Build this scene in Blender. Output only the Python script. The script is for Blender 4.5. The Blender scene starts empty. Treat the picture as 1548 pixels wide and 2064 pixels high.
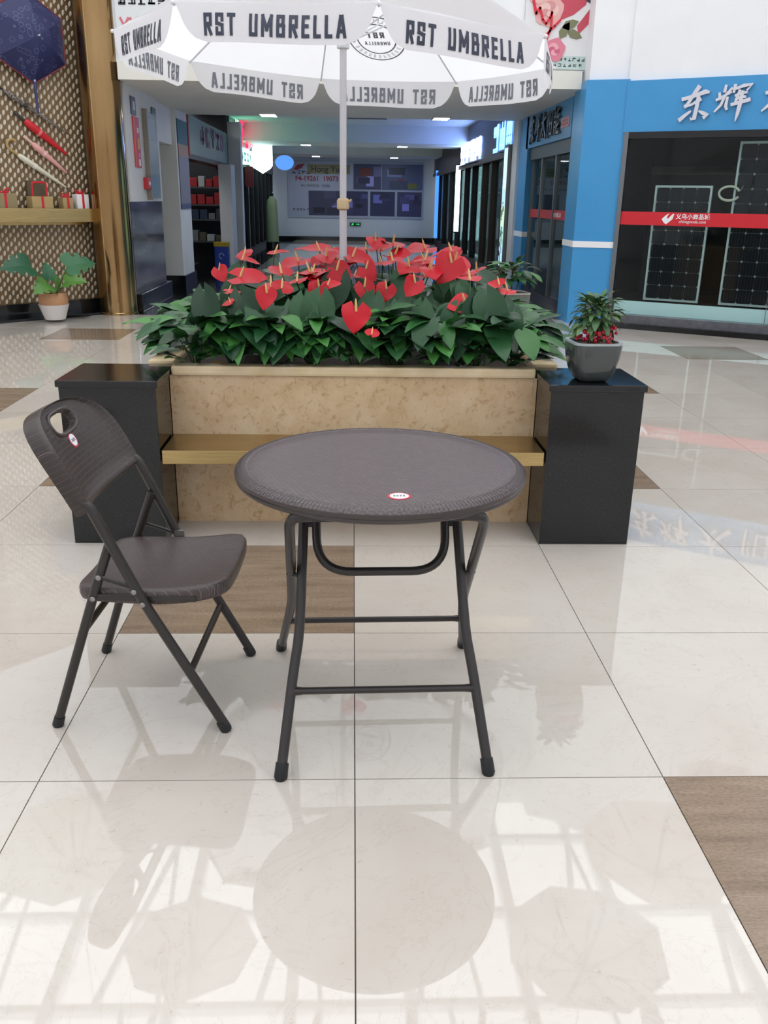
import bpy, bmesh, math, random
from mathutils import Vector, Matrix

# ------------------------------------------------------------------ camera, world, exposure
SC = bpy.context.scene
COL = SC.collection
R = math.radians

def look(yaw, pitch, roll):
    f = Vector((math.sin(yaw)*math.cos(pitch), math.cos(yaw)*math.cos(pitch), -math.sin(pitch)))
    r = Vector((math.cos(yaw), -math.sin(yaw), 0)); u = r.cross(f)
    r2 = math.cos(roll)*r + math.sin(roll)*u; u2 = -math.sin(roll)*r + math.cos(roll)*u
    return Matrix((r2, u2, -f)).transposed()

cam_data = bpy.data.cameras.new('camera')
cam_data.sensor_fit = 'VERTICAL'; cam_data.sensor_height = 36.0
cam_data.lens = 36.0*1760.76/2064.0
cam_data.clip_start = 0.05; cam_data.clip_end = 200
camera = bpy.data.objects.new('camera', cam_data)
camera.matrix_world = Matrix.Translation((-.0102, -1.8781, 1.4019)) @ look(.0390, .3442, .0170).to_4x4()
COL.objects.link(camera); SC.camera = camera

world = bpy.data.worlds.new('daylight'); SC.world = world; world.use_nodes = True
bg = world.node_tree.nodes['Background']
bg.inputs[0].default_value = (.96, .985, 1.0, 1); bg.inputs[1].default_value = 2.6

SC.view_settings.view_transform = 'Standard'; SC.view_settings.look = 'None'
SC.view_settings.gamma = 1.0; SC.view_settings.use_curve_mapping = False
SC.view_settings.exposure = 0.0
SC.cycles.max_bounces = 8; SC.cycles.transparent_max_bounces = 12
SC.cycles.caustics_reflective = False; SC.cycles.caustics_refractive = False
SC.cycles.sample_clamp_indirect = 6.0

# ------------------------------------------------------------------ helpers
def lin(c):
    if isinstance(c, str):
        c = tuple(int(c[i:i+2], 16) for i in (0, 2, 4))
    o = [((v/255.0)/12.92 if v/255.0 <= .04045 else ((v/255.0+.055)/1.055)**2.4) for v in c]
    return (o[0], o[1], o[2], 1.0)

MATS = {}
def mat(name, col=(200, 200, 200), rough=.5, metal=0., spec=.5, emit=None, estr=0., coat=0., **kw):
    if name in MATS: return MATS[name]
    m = bpy.data.materials.new(name); m.use_nodes = True
    b = m.node_tree.nodes['Principled BSDF']
    b.inputs['Base Color'].default_value = lin(col); b.inputs['Roughness'].default_value = rough
    b.inputs['Metallic'].default_value = metal; b.inputs['Specular IOR Level'].default_value = spec
    if coat: b.inputs['Coat Weight'].default_value = coat; b.inputs['Coat Roughness'].default_value = .05
    if emit is not None:
        b.inputs['Emission Color'].default_value = lin(emit); b.inputs['Emission Strength'].default_value = estr
    MATS[name] = m
    return m

def nt(m): return m.node_tree.nodes, m.node_tree.links, m.node_tree.nodes['Principled BSDF']

def coords(m, kind='Object', scale=(1, 1, 1), rot=(0, 0, 0)):
    n, l, b = nt(m)
    if kind == 'Position':
        g = n.new('ShaderNodeNewGeometry'); out = g.outputs['Position']
    else:
        t = n.new('ShaderNodeTexCoord'); out = t.outputs[kind]
    mp = n.new('ShaderNodeMapping'); mp.inputs['Scale'].default_value = scale; mp.inputs['Rotation'].default_value = rot
    l.new(out, mp.inputs['Vector'])
    return mp.outputs['Vector']

def ramp(m, fac, stops):
    n, l, b = nt(m)
    r = n.new('ShaderNodeValToRGB')
    while len(r.color_ramp.elements) < len(stops): r.color_ramp.elements.new(.5)
    for e, (p, c) in zip(r.color_ramp.elements, stops):
        e.position = p; e.color = lin(c)
    l.new(fac, r.inputs[0])
    return r.outputs['Color']

def noise(m, vec, scale, detail=4, rough=.55, dist=0.):
    n, l, b = nt(m)
    x = n.new('ShaderNodeTexNoise'); x.inputs['Scale'].default_value = scale; x.inputs['Detail'].default_value = detail
    x.inputs['Roughness'].default_value = rough; x.inputs['Distortion'].default_value = dist
    l.new(vec, x.inputs['Vector'])
    return x.outputs['Fac']

def mixc(m, fac, a, b_, blend='MIX'):
    n, l, b = nt(m)
    x = n.new('ShaderNodeMix'); x.data_type = 'RGBA'; x.blend_type = blend
    if isinstance(fac, float): x.inputs[0].default_value = fac
    else: l.new(fac, x.inputs[0])
    for s, v in ((x.inputs[6], a), (x.inputs[7], b_)):
        if isinstance(v, tuple): s.default_value = v
        else: l.new(v, s)
    return x.outputs[2]

def bump(m, h, strength=.3, dist=.01):
    n, l, b = nt(m)
    x = n.new('ShaderNodeBump'); x.inputs['Strength'].default_value = strength; x.inputs['Distance'].default_value = dist
    l.new(h, x.inputs['Height']); l.new(x.outputs['Normal'], b.inputs['Normal'])

def setcol(m, sock):
    n, l, b = nt(m); l.new(sock, b.inputs['Base Color'])

def speckle(name, stops, scale=8, rough=.5, kind='Object', bstr=0., detail=5, **kw):
    if name in MATS: return MATS[name]
    m = mat(name, stops[0][1], rough, **kw)
    f = noise(m, coords(m, kind), scale, detail)
    setcol(m, ramp(m, f, stops))
    if bstr: bump(m, f, bstr)
    return m

class MB:
    """collects vertices and faces, then links them as one mesh object"""
    def __init__(s): s.v = []; s.f = []; s.uv = None
    def add(s, vs, fs):
        b = len(s.v); s.v += [tuple(v) for v in vs]; s.f += [tuple(i+b for i in f) for f in fs]
        return b
    def box(s, x0, x1, y0, y1, z0, z1):
        s.add([(x0,y0,z0),(x1,y0,z0),(x1,y1,z0),(x0,y1,z0),(x0,y0,z1),(x1,y0,z1),(x1,y1,z1),(x0,y1,z1)],
              [(0,3,2,1),(4,5,6,7),(0,1,5,4),(1,2,6,5),(2,3,7,6),(3,0,4,7)])
        return s
    def quad(s, *p): s.add(p, [tuple(range(len(p)))]); return s
    def prism(s, pts, z0, z1):
        n = len(pts)
        s.add([(x, y, z0) for x, y in pts]+[(x, y, z1) for x, y in pts],
              [tuple(range(n-1, -1, -1)), tuple(range(n, 2*n))]+[(i, (i+1) % n, n+(i+1) % n, n+i) for i in range(n)])
        return s
    def plate(s, pts, y0, y1):
        """polygon given in x,z and extruded along y"""
        n = len(pts)
        a = sum(pts[i][0]*pts[(i+1) % n][1]-pts[(i+1) % n][0]*pts[i][1] for i in range(n))
        if a < 0: pts = pts[::-1]
        s.add([(x, y0, z) for x, z in pts]+[(x, y1, z) for x, z in pts],
              [tuple(range(n)), tuple(range(2*n-1, n-1, -1))]+[(i, n+i, n+(i+1) % n, (i+1) % n) for i in range(n)])
        return s
    def lathe(s, prof, seg=24, c=(0, 0), closed=False):
        b = len(s.v); n = len(prof)
        for r, z in prof:
            for k in range(seg):
                a = 2*math.pi*k/seg; s.v.append((c[0]+r*math.cos(a), c[1]+r*math.sin(a), z))
        for i in range(n-1):
            for k in range(seg):
                k2 = (k+1) % seg; s.f.append((b+i*seg+k, b+i*seg+k2, b+(i+1)*seg+k2, b+(i+1)*seg+k))
        if not closed:
            if prof[0][0] > 0: s.f.append(tuple(b+k for k in range(seg-1, -1, -1)))
            if prof[-1][0] > 0: s.f.append(tuple(b+(n-1)*seg+k for k in range(seg)))
        return s
    def tube(s, pts, r, seg=8, flat=1.0):
        pts = [Vector(p) for p in pts]; n = len(pts)
        rs = r if isinstance(r, (list, tuple)) else [r]*n
        t0 = (pts[1]-pts[0]).normalized()
        up = Vector((0, 1, 0)) if abs(t0.y) < .9 else Vector((1, 0, 0))
        nx = t0.cross(up).normalized(); b = len(s.v)
        for i, p in enumerate(pts):
            t = (pts[min(i+1, n-1)]-pts[max(i-1, 0)]).normalized()
            nx = (nx-t*nx.dot(t)).normalized(); ny = t.cross(nx)
            for k in range(seg):
                a = 2*math.pi*k/seg
                s.v.append(tuple(p+(nx*math.cos(a)+ny*math.sin(a)*flat)*rs[i]))
        for i in range(n-1):
            for k in range(seg):
                k2 = (k+1) % seg; s.f.append((b+i*seg+k, b+i*seg+k2, b+(i+1)*seg+k2, b+(i+1)*seg+k))
        s.f.append(tuple(b+k for k in range(seg-1, -1, -1))); s.f.append(tuple(b+(n-1)*seg+k for k in range(seg)))
        return s
    def ball(s, c, r, seg=8, rings=5, sz=1.0):
        b = len(s.v); c = Vector(c)
        s.v.append(tuple(c+Vector((0, 0, -r*sz))))
        for i in range(1, rings):
            ph = -math.pi/2+math.pi*i/rings
            for k in range(seg):
                a = 2*math.pi*k/seg; s.v.append(tuple(c+Vector((r*math.cos(ph)*math.cos(a), r*math.cos(ph)*math.sin(a), r*sz*math.sin(ph)))))
        s.v.append(tuple(c+Vector((0, 0, r*sz)))); top = len(s.v)-1
        for k in range(seg):
            k2 = (k+1) % seg
            s.f.append((b, b+1+k2, b+1+k)); s.f.append((top, top-seg+k, top-seg+k2))
            for i in range(rings-2):
                s.f.append((b+1+i*seg+k, b+1+i*seg+k2, b+1+(i+1)*seg+k2, b+1+(i+1)*seg+k))
        return s
    def grid(s, nu, nv, fn):
        b = len(s.v)
        for i in range(nu+1):
            for j in range(nv+1): s.v.append(tuple(fn(i/nu, j/nv)))
        for i in range(nu):
            for j in range(nv):
                a = b+i*(nv+1)+j; s.f.append((a, a+nv+1, a+nv+2, a+1))
        return s
    def mesh(s, name, smooth=False, ang=35, bev=0.):
        me = bpy.data.meshes.new(name); me.from_pydata(s.v, [], s.f)
        if s.uv:
            lay = me.uv_layers.new(name='UVMap')
            for lp in me.loops: lay.data[lp.index].uv = s.uv[lp.vertex_index]
        if bev:
            bm = bmesh.new(); bm.from_mesh(me)
            bmesh.ops.remove_doubles(bm, verts=bm.verts, dist=1e-6)
            es = [e for e in bm.edges if len(e.link_faces) == 2 and e.calc_face_angle(0) > .5]
            bmesh.ops.bevel(bm, geom=es, offset=bev, segments=2, affect='EDGES', profile=.6)
            bm.to_mesh(me); bm.free()
        if smooth:
            me.shade_smooth(); me.set_sharp_from_angle(angle=R(ang))
        me.update()
        return me
    def obj(s, name, m, parent=None, smooth=False, ang=35, bev=0., loc=None, rot=None):
        return link(name, s.mesh(name, smooth, ang, bev), m, parent, loc, rot)

def link(name, me, m, parent=None, loc=None, rot=None, scale=None):
    o = bpy.data.objects.new(name, me); COL.objects.link(o)
    if m is not None and not me.materials: me.materials.append(m)
    if parent is not None: o.parent = parent
    if loc is not None: o.location = loc
    if rot is not None: o.rotation_euler = rot
    if scale is not None: o.scale = scale
    return o

def thing(name, label, cat, loc=(0, 0, 0), rz=0., group=None):
    o = bpy.data.objects.new(name, None); o.empty_display_size = .1; COL.objects.link(o)
    o.location = loc; o.rotation_euler = (0, 0, rz)
    return tag(o, label, cat, group)
def tag(o, label, cat, group=None):
    o['label'] = label; o['category'] = cat
    if group: o['group'] = group
    return o
def struct(o): o['kind'] = 'structure'; return o
def sempty(name, loc=(0, 0, 0), rz=0.):
    o = bpy.data.objects.new(name, None); COL.objects.link(o); o.location = loc; o.rotation_euler = (0, 0, rz)
    return struct(o)

def text(body, size, m, parent, name='lettering', loc=(0, 0, 0), rot=(math.pi/2, 0, 0), depth=.002, align='CENTER', sx=1., shear=0., bold=0.):
    c = bpy.data.curves.new('t', 'FONT'); c.body = body; c.size = size; c.extrude = depth; c.align_x = align; c.align_y = 'CENTER'
    c.shear = shear; c.offset = bold; c.resolution_u = 3
    o = bpy.data.objects.new('t', c); COL.objects.link(o)
    dg = bpy.context.evaluated_depsgraph_get()
    me = bpy.data.meshes.new_from_object(o.evaluated_get(dg))
    bpy.data.objects.remove(o); bpy.data.curves.remove(c)
    me.materials.clear(); me.name = name
    return link(name, me, m, parent, loc, rot, (sx, 1, 1))

def rrect(x0, x1, z0, z1, r, seg=5):
    out = []
    for cx, cz, a0 in ((x1-r, z1-r, 0), (x0+r, z1-r, 90), (x0+r, z0+r, 180), (x1-r, z0+r, 270)):
        for k in range(seg+1):
            a = R(a0+90*k/seg); out.append((cx+r*math.cos(a), cz+r*math.sin(a)))
    return out

def smoothpath(pts, rad, seg=6):
    """polyline with rounded corners"""
    pts = [Vector(p) for p in pts]; out = [pts[0]]
    for i in range(1, len(pts)-1):
        a, p, b = pts[i-1], pts[i], pts[i+1]
        d = min(rad, (a-p).length*.49, (b-p).length*.49)
        s = p+(a-p).normalized()*d; e = p+(b-p).normalized()*d
        for k in range(seg+1):
            t = k/seg; out.append(s*(1-t)**2+p*2*t*(1-t)+e*t*t)
    out.append(pts[-1])
    return out

# ------------------------------------------------------------------ materials of the setting
m_tile = mat('cream_floor_tile', (226, 217, 204), .02, spec=.9)
def _tile():
    m = m_tile; n, l, b = nt(m)
    v = coords(m, 'Position'); oi = n.new('ShaderNodeObjectInfo')
    big = noise(m, v, 1.6, 5, .6, .6)
    base = ramp(m, big, [(.3, (206, 199, 190)), (.5, (201, 193, 184)), (.72, (196, 186, 176))])
    vein = noise(m, v, 3.2, 7, .65, 1.6)
    vm = ramp(m, vein, [(.485, (255, 255, 255)), (.5, (222, 214, 205)), (.515, (255, 255, 255))])
    c = mixc(m, .22, base, vm, 'MULTIPLY')
    fl = noise(m, v, 46, 3, .6, .4)
    fm = ramp(m, fl, [(.66, (255, 255, 255)), (.71, (196, 186, 176))])
    c = mixc(m, .3, c, fm, 'MULTIPLY')
    rnd = n.new('ShaderNodeMapRange'); rnd.inputs[3].default_value = .96; rnd.inputs[4].default_value = 1.03
    l.new(oi.outputs['Random'], rnd.inputs[0])
    hs = n.new('ShaderNodeHueSaturation'); l.new(c, hs.inputs['Color']); l.new(rnd.outputs[0], hs.inputs['Value'])
    setcol(m, hs.outputs['Color'])
_tile()
m_brown = mat('brown_travertine_tile', (150, 128, 108), .14, spec=.38)
def _brown():
    m = m_brown
    v = coords(m, 'Position', (1.2, 9, 1))
    f = noise(m, v, 2.2, 8, .65, .3)
    c = ramp(m, f, [(.28, (122, 104, 88)), (.45, (141, 122, 104)), (.6, (150, 131, 113)), (.75, (164, 146, 127))])
    g = noise(m, coords(m, 'Position', (14, 40, 1)), 6, 4)
    c = mixc(m, .35, c, ramp(m, g, [(.35, (150, 140, 130)), (.6, (255, 255, 255))]), 'MULTIPLY')
    setcol(m, c)
_brown()
m_grout = mat('dark_grout', (96, 90, 84), .8)
m_slab = mat('floor_screed', (222, 212, 199), .1)
m_black = speckle('black_granite', [(.35, (14, 16, 18)), (.6, (22, 25, 28)), (.75, (40, 44, 48))], 160, .1, spec=.5)
m_white = speckle('white_paint', [(.3, (243, 244, 247)), (.7, (236, 238, 242))], 2, .55, 'Position')
m_cream = speckle('cream_paint', [(.3, (232, 230, 222)), (.7, (224, 222, 213))], 2, .5, 'Position')
m_gold = mat('brushed_brass', (186, 156, 98), .32, 1.)
def _gold():
    f = noise(m_gold, coords(m_gold, 'Object', (1, 1, 26)), 6, 3)
    setcol(m_gold, ramp(m_gold, f, [(.3, (180, 156, 108)), (.7, (198, 174, 122))]))
_gold()
m_blue = speckle('blue_fascia_panel', [(.3, (58, 146, 205)), (.7, (66, 152, 210))], 1.5, .35, 'Position')
m_blackmetal = mat('charcoal_metal', (46, 46, 48), .35, .6)
m_greymetal = mat('grey_aluminium', (120, 122, 126), .35, .8)
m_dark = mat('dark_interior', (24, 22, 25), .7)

def glass(name, tint=(244, 250, 250), refl=.014):
    m = bpy.data.materials.new(name); m.use_nodes = True; n = m.node_tree.nodes; l = m.node_tree.links
    n.remove(n['Principled BSDF'])
    t = n.new('ShaderNodeBsdfTransparent'); t.inputs[0].default_value = lin(tint)
    g = n.new('ShaderNodeBsdfGlossy'); g.inputs['Roughness'].default_value = .02
    lw = n.new('ShaderNodeLayerWeight'); pw = n.new('ShaderNodeMath'); pw.operation = 'POWER'; pw.inputs[1].default_value = 4.; l.new(lw.outputs['Facing'], pw.inputs[0])
    fr = n.new('ShaderNodeMath'); fr.operation = 'MULTIPLY_ADD'; fr.inputs[1].default_value = .7; fr.inputs[2].default_value = refl; l.new(pw.outputs[0], fr.inputs[0])
    mx = n.new('ShaderNodeMixShader'); l.new(fr.outputs[0], mx.inputs[0]); l.new(t.outputs[0], mx.inputs[1]); l.new(g.outputs[0], mx.inputs[2])
    l.new(mx.outputs[0], n['Material Output'].inputs[0])
    return m
m_glass = glass('shop_glass')
m_glass_green = glass('greenish_shop_glass', (170, 200, 200))

# ------------------------------------------------------------------ floor: one tile, one object
T = .8
floor = MB().box(-8, 8, -6, 32, -.12, -.0045).obj('floor', m_grout); struct(floor)
me_t = MB().box(-.3985, .3985, -.3985, .3985, -.0045, 0).mesh('tile'); me_t.materials.append(m_tile)
me_b = MB().box(-.3985, .3985, -.3985, .3985, -.0045, 0).mesh('tile'); me_b.materials.append(m_brown)
BROWN = {(-1, 1), (1, -1), (1, 3), (2, 6), (-2, 3), (-4, 5), (-4, 9), (4, 8), (2, 9), (-3, -1), (-4, 1), (3, 1)}
def inroom(x, y):
    if y > 9.4: return abs(x) < 2.2
    if x < 0: return y < x*1.01+12.5 and x > -6.4
    return y < 8.8-(x-3.07)*.612+.35 and x < 6.4
for i in range(-9, 9):
    for j in range(-5, 18):
        x, y = (i+.5)*T, (j+.5)*T
        if not inroom(x, y): continue
        link('tile', me_b if (i, j) in BROWN else me_t, None, floor, (x, y, 0))
MB().box(-2.0, 2.0, 14.4, 30.2, -.0045, 0).obj('inner_floor_strip', m_tile, floor)
MB().box(-6.4, 6.4, -5.9, -4.0, -.0045, 0).obj('rear_floor_strip', m_tile, floor)
for s in (-1, 1):
    k = 0; y = 9.25
    while y < 30:
        h = .8 if y < 15 else 5.0
        MB().box(min(s*2.003, s*3.4), max(s*2.003, s*3.4), y, min(y+h-.003, 30.2), -.0045, .001).obj('border_slab', m_black, floor)
        y += h

# ------------------------------------------------------------------ atrium shell
def wall_seg(name, a, b, z0, z1, m, th=.2, parent=None):
    a = Vector((a[0], a[1])); b = Vector((b[0], b[1])); d = (b-a).normalized(); n = Vector((-d.y, d.x))
    pts = [tuple(a), tuple(b), tuple(b+n*th), tuple(a+n*th)]
    o = MB().prism(pts, z0, z1).obj(name, m, parent)
    return o if parent else struct(o)
ZT = 7.4
wall_seg('wall_rear', (5, -5.6), (-5, -5.6), 0, ZT, m_white, -.2)
wall_seg('wall_left_rear', (-5, -5.6), (-6.7, -2), 0, ZT, m_white, -.2)
wall_seg('wall_left_side', (-6.7, -2), (-6.7, 5.55), 0, ZT, m_white, .2)
wall_seg('wall_right_rear', (5, -5.6), (6.9, -2), 0, ZT, m_white, .2)
wall_seg('wall_right_side', (6.9, -2), (6.9, 6.46), 0, ZT, m_white, -.2)
# skylight framing that closes the hall above the frame; open panes let the daylight in
ceil = sempty('ceiling_skylight')
for k in range(10):
    x = -6.3+k*1.4
    MB().box(x-.07, x+.07, -5.8, 10.4, ZT, ZT+.22).obj('beam', m_white, ceil)
for k in range(12):
    y = -5.4+k*1.4
    MB().box(-7, 7.1, y-.05, y+.05, ZT+.05, ZT+.17).obj('crossbar', m_white, ceil)

for k in range(6):
    x = -4.9+k*1.9; y = (-5.4, 3.0)[1]
    for yy in (1.6, 5.8):
        MB().tube([(x, yy, ZT+.1), (x+.75, yy+4.2, ZT+.1)], .05, 6).obj('brace', m_white, ceil)
        MB().tube([(x+.75, yy, ZT+.1), (x+.35, yy+4.2, ZT+.1)], .035, 6).obj('brace', m_white, ceil)
# ---- front beam above the passage and the wall over it
beam = MB().box(-2.68, 2.62, 9.2, 9.5, 2.63, 2.82).obj('trim_1', m_cream); struct(beam)
struct(MB().box(-2.92, 3.1, 9.3, 9.5, 2.82, ZT).obj('wall_front', m_white))
struct(MB().box(2.72, 2.80, 9.14, 9.3, 2.72, 5.5).obj('trim_2', m_white))

# ------------------------------------------------------------------ passage
m_ceil = speckle('passage_ceiling_paint', [(.3, (232, 231, 227)), (.7, (222, 222, 219))], 1.5, .6, 'Position')
struct(MB().box(-3.4, 3.6, 9.5, 13.6, 2.63, 2.75).obj('ceiling_passage_front', m_ceil))
struct(MB().box(-3.4, 3.6, 13.6, 30.4, 3.05, 3.2).obj('ceiling_passage', m_ceil))
struct(MB().box(-3.4, 3.6, 13.6, 13.75, 2.75, 3.05).obj('trim_3', m_ceil))
for k, (y0, y1) in enumerate(((20.8, 22.8), (27.2, 29.2))):
    struct(MB().box(-3.0, 3.2, y0, y1, 2.66, 3.05).obj('trim_%d' % (k+4), m_ceil))
struct(MB().box(-3.2, 3.4, 30.15, 30.35, 0, 3.1).obj('wall_passage_end', speckle('pale_wall_paint', [(.3, (214, 220, 226)), (.7, (206, 212, 220))], 1, .5, 'Position')))
struct(MB().box(-2.7, 3.0, 30.1, 30.15, .0, .13).obj('baseboard_passage_end', m_black))

# left side of the passage: dado stretch, door recess, white pillar, shops
m_wallgrey = speckle('grey_white_paint', [(.3, (222, 222, 220)), (.7, (212, 212, 210))], 2, .5, 'Position')
m_dado = mat('grey_glossy_dado', (92, 92, 98), .08, spec=.6)
setcol(m_dado, ramp(m_dado, noise(m_dado, coords(m_dado, 'Object', (1, 1, 6)), 1.2, 4), [(.35, (70, 70, 76)), (.65, (112, 112, 120))]))
wl = struct(MB().box(-3.1, -2.7, 9.5, 11.35, 1.32, 2.63).obj('wall_passage_left', m_wallgrey))
MB().box(-3.1, -2.72, 9.5, 11.35, .22, 1.32).obj('dado_panel', m_dado, wl)
struct(MB().box(-3.1, -2.66, 9.5, 11.45, 0, .22).obj('baseboard_passage_left', m_black, bev=.01))
d1 = sempty('door_1')
MB().box(-3.02, -2.98, 11.35, 12.6, 0, 2.12).obj('door_leaf', mat('grey_door_paint', (176, 174, 170), .4), d1)
MB().box(-3.1, -2.76, 11.35, 12.6, 2.12, 2.63).obj('overpanel', m_wallgrey, d1)
MB().box(-3.0, -2.94, 11.45, 11.5, .9, 1.02).obj('door_handle', m_greymetal, d1)
p1 = struct(MB().box(-3.1, -2.7, 12.6, 13.6, .2, 2.63).obj('pillar_passage', m_wallgrey))
MB().box(-3.1, -2.67, 12.57, 13.63, 0, .2).obj('plinth', m_black, p1)
# coloured vertical banner on the pillar
t = thing('pillar_banner', 'narrow vertical banner with teal head on the white passage pillar', 'banner', (-2.695, 13.1, 1.2))
for z0, z1, c in ((0, .08, (70, 74, 110)), (.08, .78, (122, 118, 130)), (.78, .95, (150, 118, 98)), (.95, 1.3, (44, 84, 92))):
    MB().box(-.004, .012, -.42, .42, z0, z1).obj('banner_field', mat('banner_%d' % int(z0*100), c, .5), t)
t = thing('door_sign', 'small dark green plate high on the wall beside the passage door', 'sign', (-2.695, 11.05, 2.3))
MB().box(-.004, .012, -.12, .12, -.01, .2).obj('plate', mat('sign_green', (60, 90, 82), .4), t)
MB().box(.012, .016, -.09, .09, .05, .07).obj('stripe', mat('sign_pale', (180, 200, 190), .4), t)

# wall posters left of the passage
t = thing('red_notice', 'tall red notice with white and yellow print on the white passage wall', 'notice', (-2.695, 9.95, 1.72))
MB().box(-.004, .010, -.14, .16, 0, .58).obj('sheet', mat('notice_red', (196, 48, 58), .45), t)
MB().box(.010, .013, -.14, -.09, .0, .58).obj('margin', mat('notice_orange', (214, 104, 60), .45), t)
for z0, z1, c in ((.40, .46, 'e8e4e0'), (.22, .34, 'e3b84a'), (.12, .17, 'd98cb0'), (.02, .10, 'f2f0f0')):
    MB().box(.010, .014, .03, .1, z0, z1).obj('print', mat('print_'+c, c, .5), t)
t = thing('extinguisher_sign', 'small dark blue sign directly above the tall red notice', 'sign', (-2.695, 9.9, 2.32))
MB().box(-.004, .010, -.13, .11, 0, .2).obj('plate', mat('sign_slate', (72, 80, 96), .4), t)
MB().box(.010, .013, -.05, .05, .05, .15).obj('symbol', mat('sign_symbol', (190, 195, 205), .4), t)
t = thing('fire_alarm', 'small red alarm box on the passage wall beside the grey board', 'alarm', (-2.7, 10.28, 1.47))
MB().box(0, .06, -.08, .08, 0, .14).obj('housing', mat('alarm_red', (190, 36, 46), .35), t, bev=.008)
MB().lathe([(.03, 0), (.025, .012), (0, .014)], 14).obj('button', mat('alarm_white', (210, 200, 200), .4), t, loc=(.06, 0, .07), rot=(0, R(90), 0))
t = thing('notice_board', 'tall pale grey glazed board with rolled rim on passage wall', 'board', (-2.697, 10.75, 1.36))
MB().box(0, .03, -.34, .34, 0, 1.05).obj('backing', mat('board_grey', (150, 158, 164), .25), t)
MB().box(0, .06, -.38, -.34, -.02, 1.07).obj('rim', mat('board_rim', (134, 126, 116), .4), t)
MB().box(.03, .034, -.28, .2, .72, .98).obj('paper', mat('board_paper', (160, 176, 178), .5), t)
MB().box(.03, .034, -.28, .28, .05, .3).obj('paper', mat('board_blue', (112, 136, 150), .5), t)

# ------------------------------------------------------------------ shops on both sides of the passage
rng = random.Random(11)
def shelf_goods(parent, x, y0, y1, zs, cols, depth=.3, rngl=rng):
    pass

m_shopdark = mat('shop_interior_dark', (44, 44, 48), .6)
m_mull = mat('dark_mullion', (40, 38, 42), .35, .4)
m_brownmull = mat('brown_mullion', (74, 58, 50), .4, .2)
# left shop one
s1 = sempty('wall_shop_left_1')
MB().box(-4.6, -4.5, 13.6, 18.6, 0, 3.05).obj('back_panel', m_shopdark, s1)
MB().box(-4.6, -2.72, 13.5, 13.6, 0, 3.05).obj('side_panel', m_shopdark, s1)
MB().box(-4.6, -2.72, 18.55, 18.65, 0, 3.05).obj('side_panel', m_shopdark, s1)
MB().box(-3.0, -2.72, 13.62, 18.6, 1.98, 2.06).obj('lintel', m_mull, s1)
sg = thing('green_shop_fascia', 'unlit dull green fascia board above the first shop in the passage', 'sign', (-2.72, 13.65, 2.06))
MB().box(-.15, 0, .12, 4.9, 0, .6).obj('board', speckle('fascia_green', [(.3, (128, 158, 128)), (.7, (150, 160, 158))], .8, .4), sg)
MB().box(-.13, .03, 0, .12, -.04, .6).obj('end_post', mat('fascia_red', (150, 40, 36), .4), sg)
def strokes(mb, cx, cz, w, h, rg, n=5, th=.16, y=0., dep=.004):
    """an illegible far-off glyph built of a few bars in the x,z plane"""
    t = th*w
    for k in range(n):
        if k % 2 == 0:
            z = cz-h/2+h*rg.random(); mb.box(cx-w*.46, cx+w*.46, y-dep, y, z-t/2, z+t/2)
        else:
            x = cx-w/2+w*rg.random(); mb.box(x-t/2, x+t/2, y-dep, y, cz-h*.46, cz+h*.46)
rg = random.Random(3)
mb = MB()
for k in range(5): strokes(mb, 1.6+k*.62, .36, .42, .34, rg)
mb.obj('lettering', mat('fascia_pink_print', (156, 110, 134), .5), sg, loc=(.006, 0, 0), rot=(0, 0, R(90)))
# shelves and goods of the first shop
sh = thing('shop_display_rack', 'dim metal display rack of goods inside the first passage shop', 'rack', (-3.2, 18.15, 0))
for z in (.45, .9, 1.2, 1.55): MB().box(-.55, .55, -.2, .2, z, z+.03).obj('shelf', m_greymetal, sh)
for x in (-.53, .53):
    for y in (-.18, .18): MB().box(x-.02, x+.02, y-.02, y+.02, 0, 1.95).obj('post', m_greymetal, sh)
cols = [(170, 40, 44), (120, 124, 126), (64, 70, 80), (176, 180, 176), (44, 60, 84), (88, 84, 66)]
for z, lev in ((.48, 'lowest'), (.93, 'second'), (1.23, 'third'), (1.58, 'top')):
    x = -.48
    for k in range(5):
        w = rng.uniform(.13, .18); h = rng.uniform(.12, .24); c = rng.choice(cols) if z != 1.23 else cols[0]
        nm = {0: 'red', 1: 'grey', 2: 'slate', 3: 'pale', 4: 'blue', 5: 'olive'}[cols.index(c)]
        bx = MB().box(0, w, -.15, .12, 0, h).obj('goods_box', mat('goods_%d' % cols.index(c), c, .5), None, loc=(-3.2+x, 18.15, z+.0005), bev=.008)
        tag(bx, '%s goods box, %s on the %s shelf of the passage shop rack' % (nm, ['first', 'second', 'third', 'fourth', 'fifth'][k], lev), 'box', 'boxes on the shop rack')
        x += w+.025
# second left pillar
p2 = struct(MB().box(-3.1, -2.45, 18.65, 19.0, .0, 2.9).obj('pillar_shop', m_wallgrey))
p3 = struct(MB().box(-2.715, -2.46, 17.0, 17.6, .0, 2.0).obj('pillar_shop_front', m_wallgrey))
# trash bin in front of it
t = thing('recycling_bin', 'blue recycling bin with yellow swing lid beside the grey passage pillar', 'bin', (-2.62, 16.4, 0))
MB().prism(rrect(-.14, .14, -.12, .12, .03), .0, .46).obj('body', mat('bin_blue', (34, 62, 150), .4), t)
MB().prism(rrect(-.15, .15, -.13, .13, .03), .46, .54).obj('lid', mat('bin_yellow', (170, 146, 30), .4), t)
mb = MB(); mb.tube([(math.cos(R(a))*.05, -.123, .28+math.sin(R(a))*.05) for a in range(0, 320, 40)], .009, 6); mb.obj('emblem', mat('bin_print', (150, 170, 210), .5), t)
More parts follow.
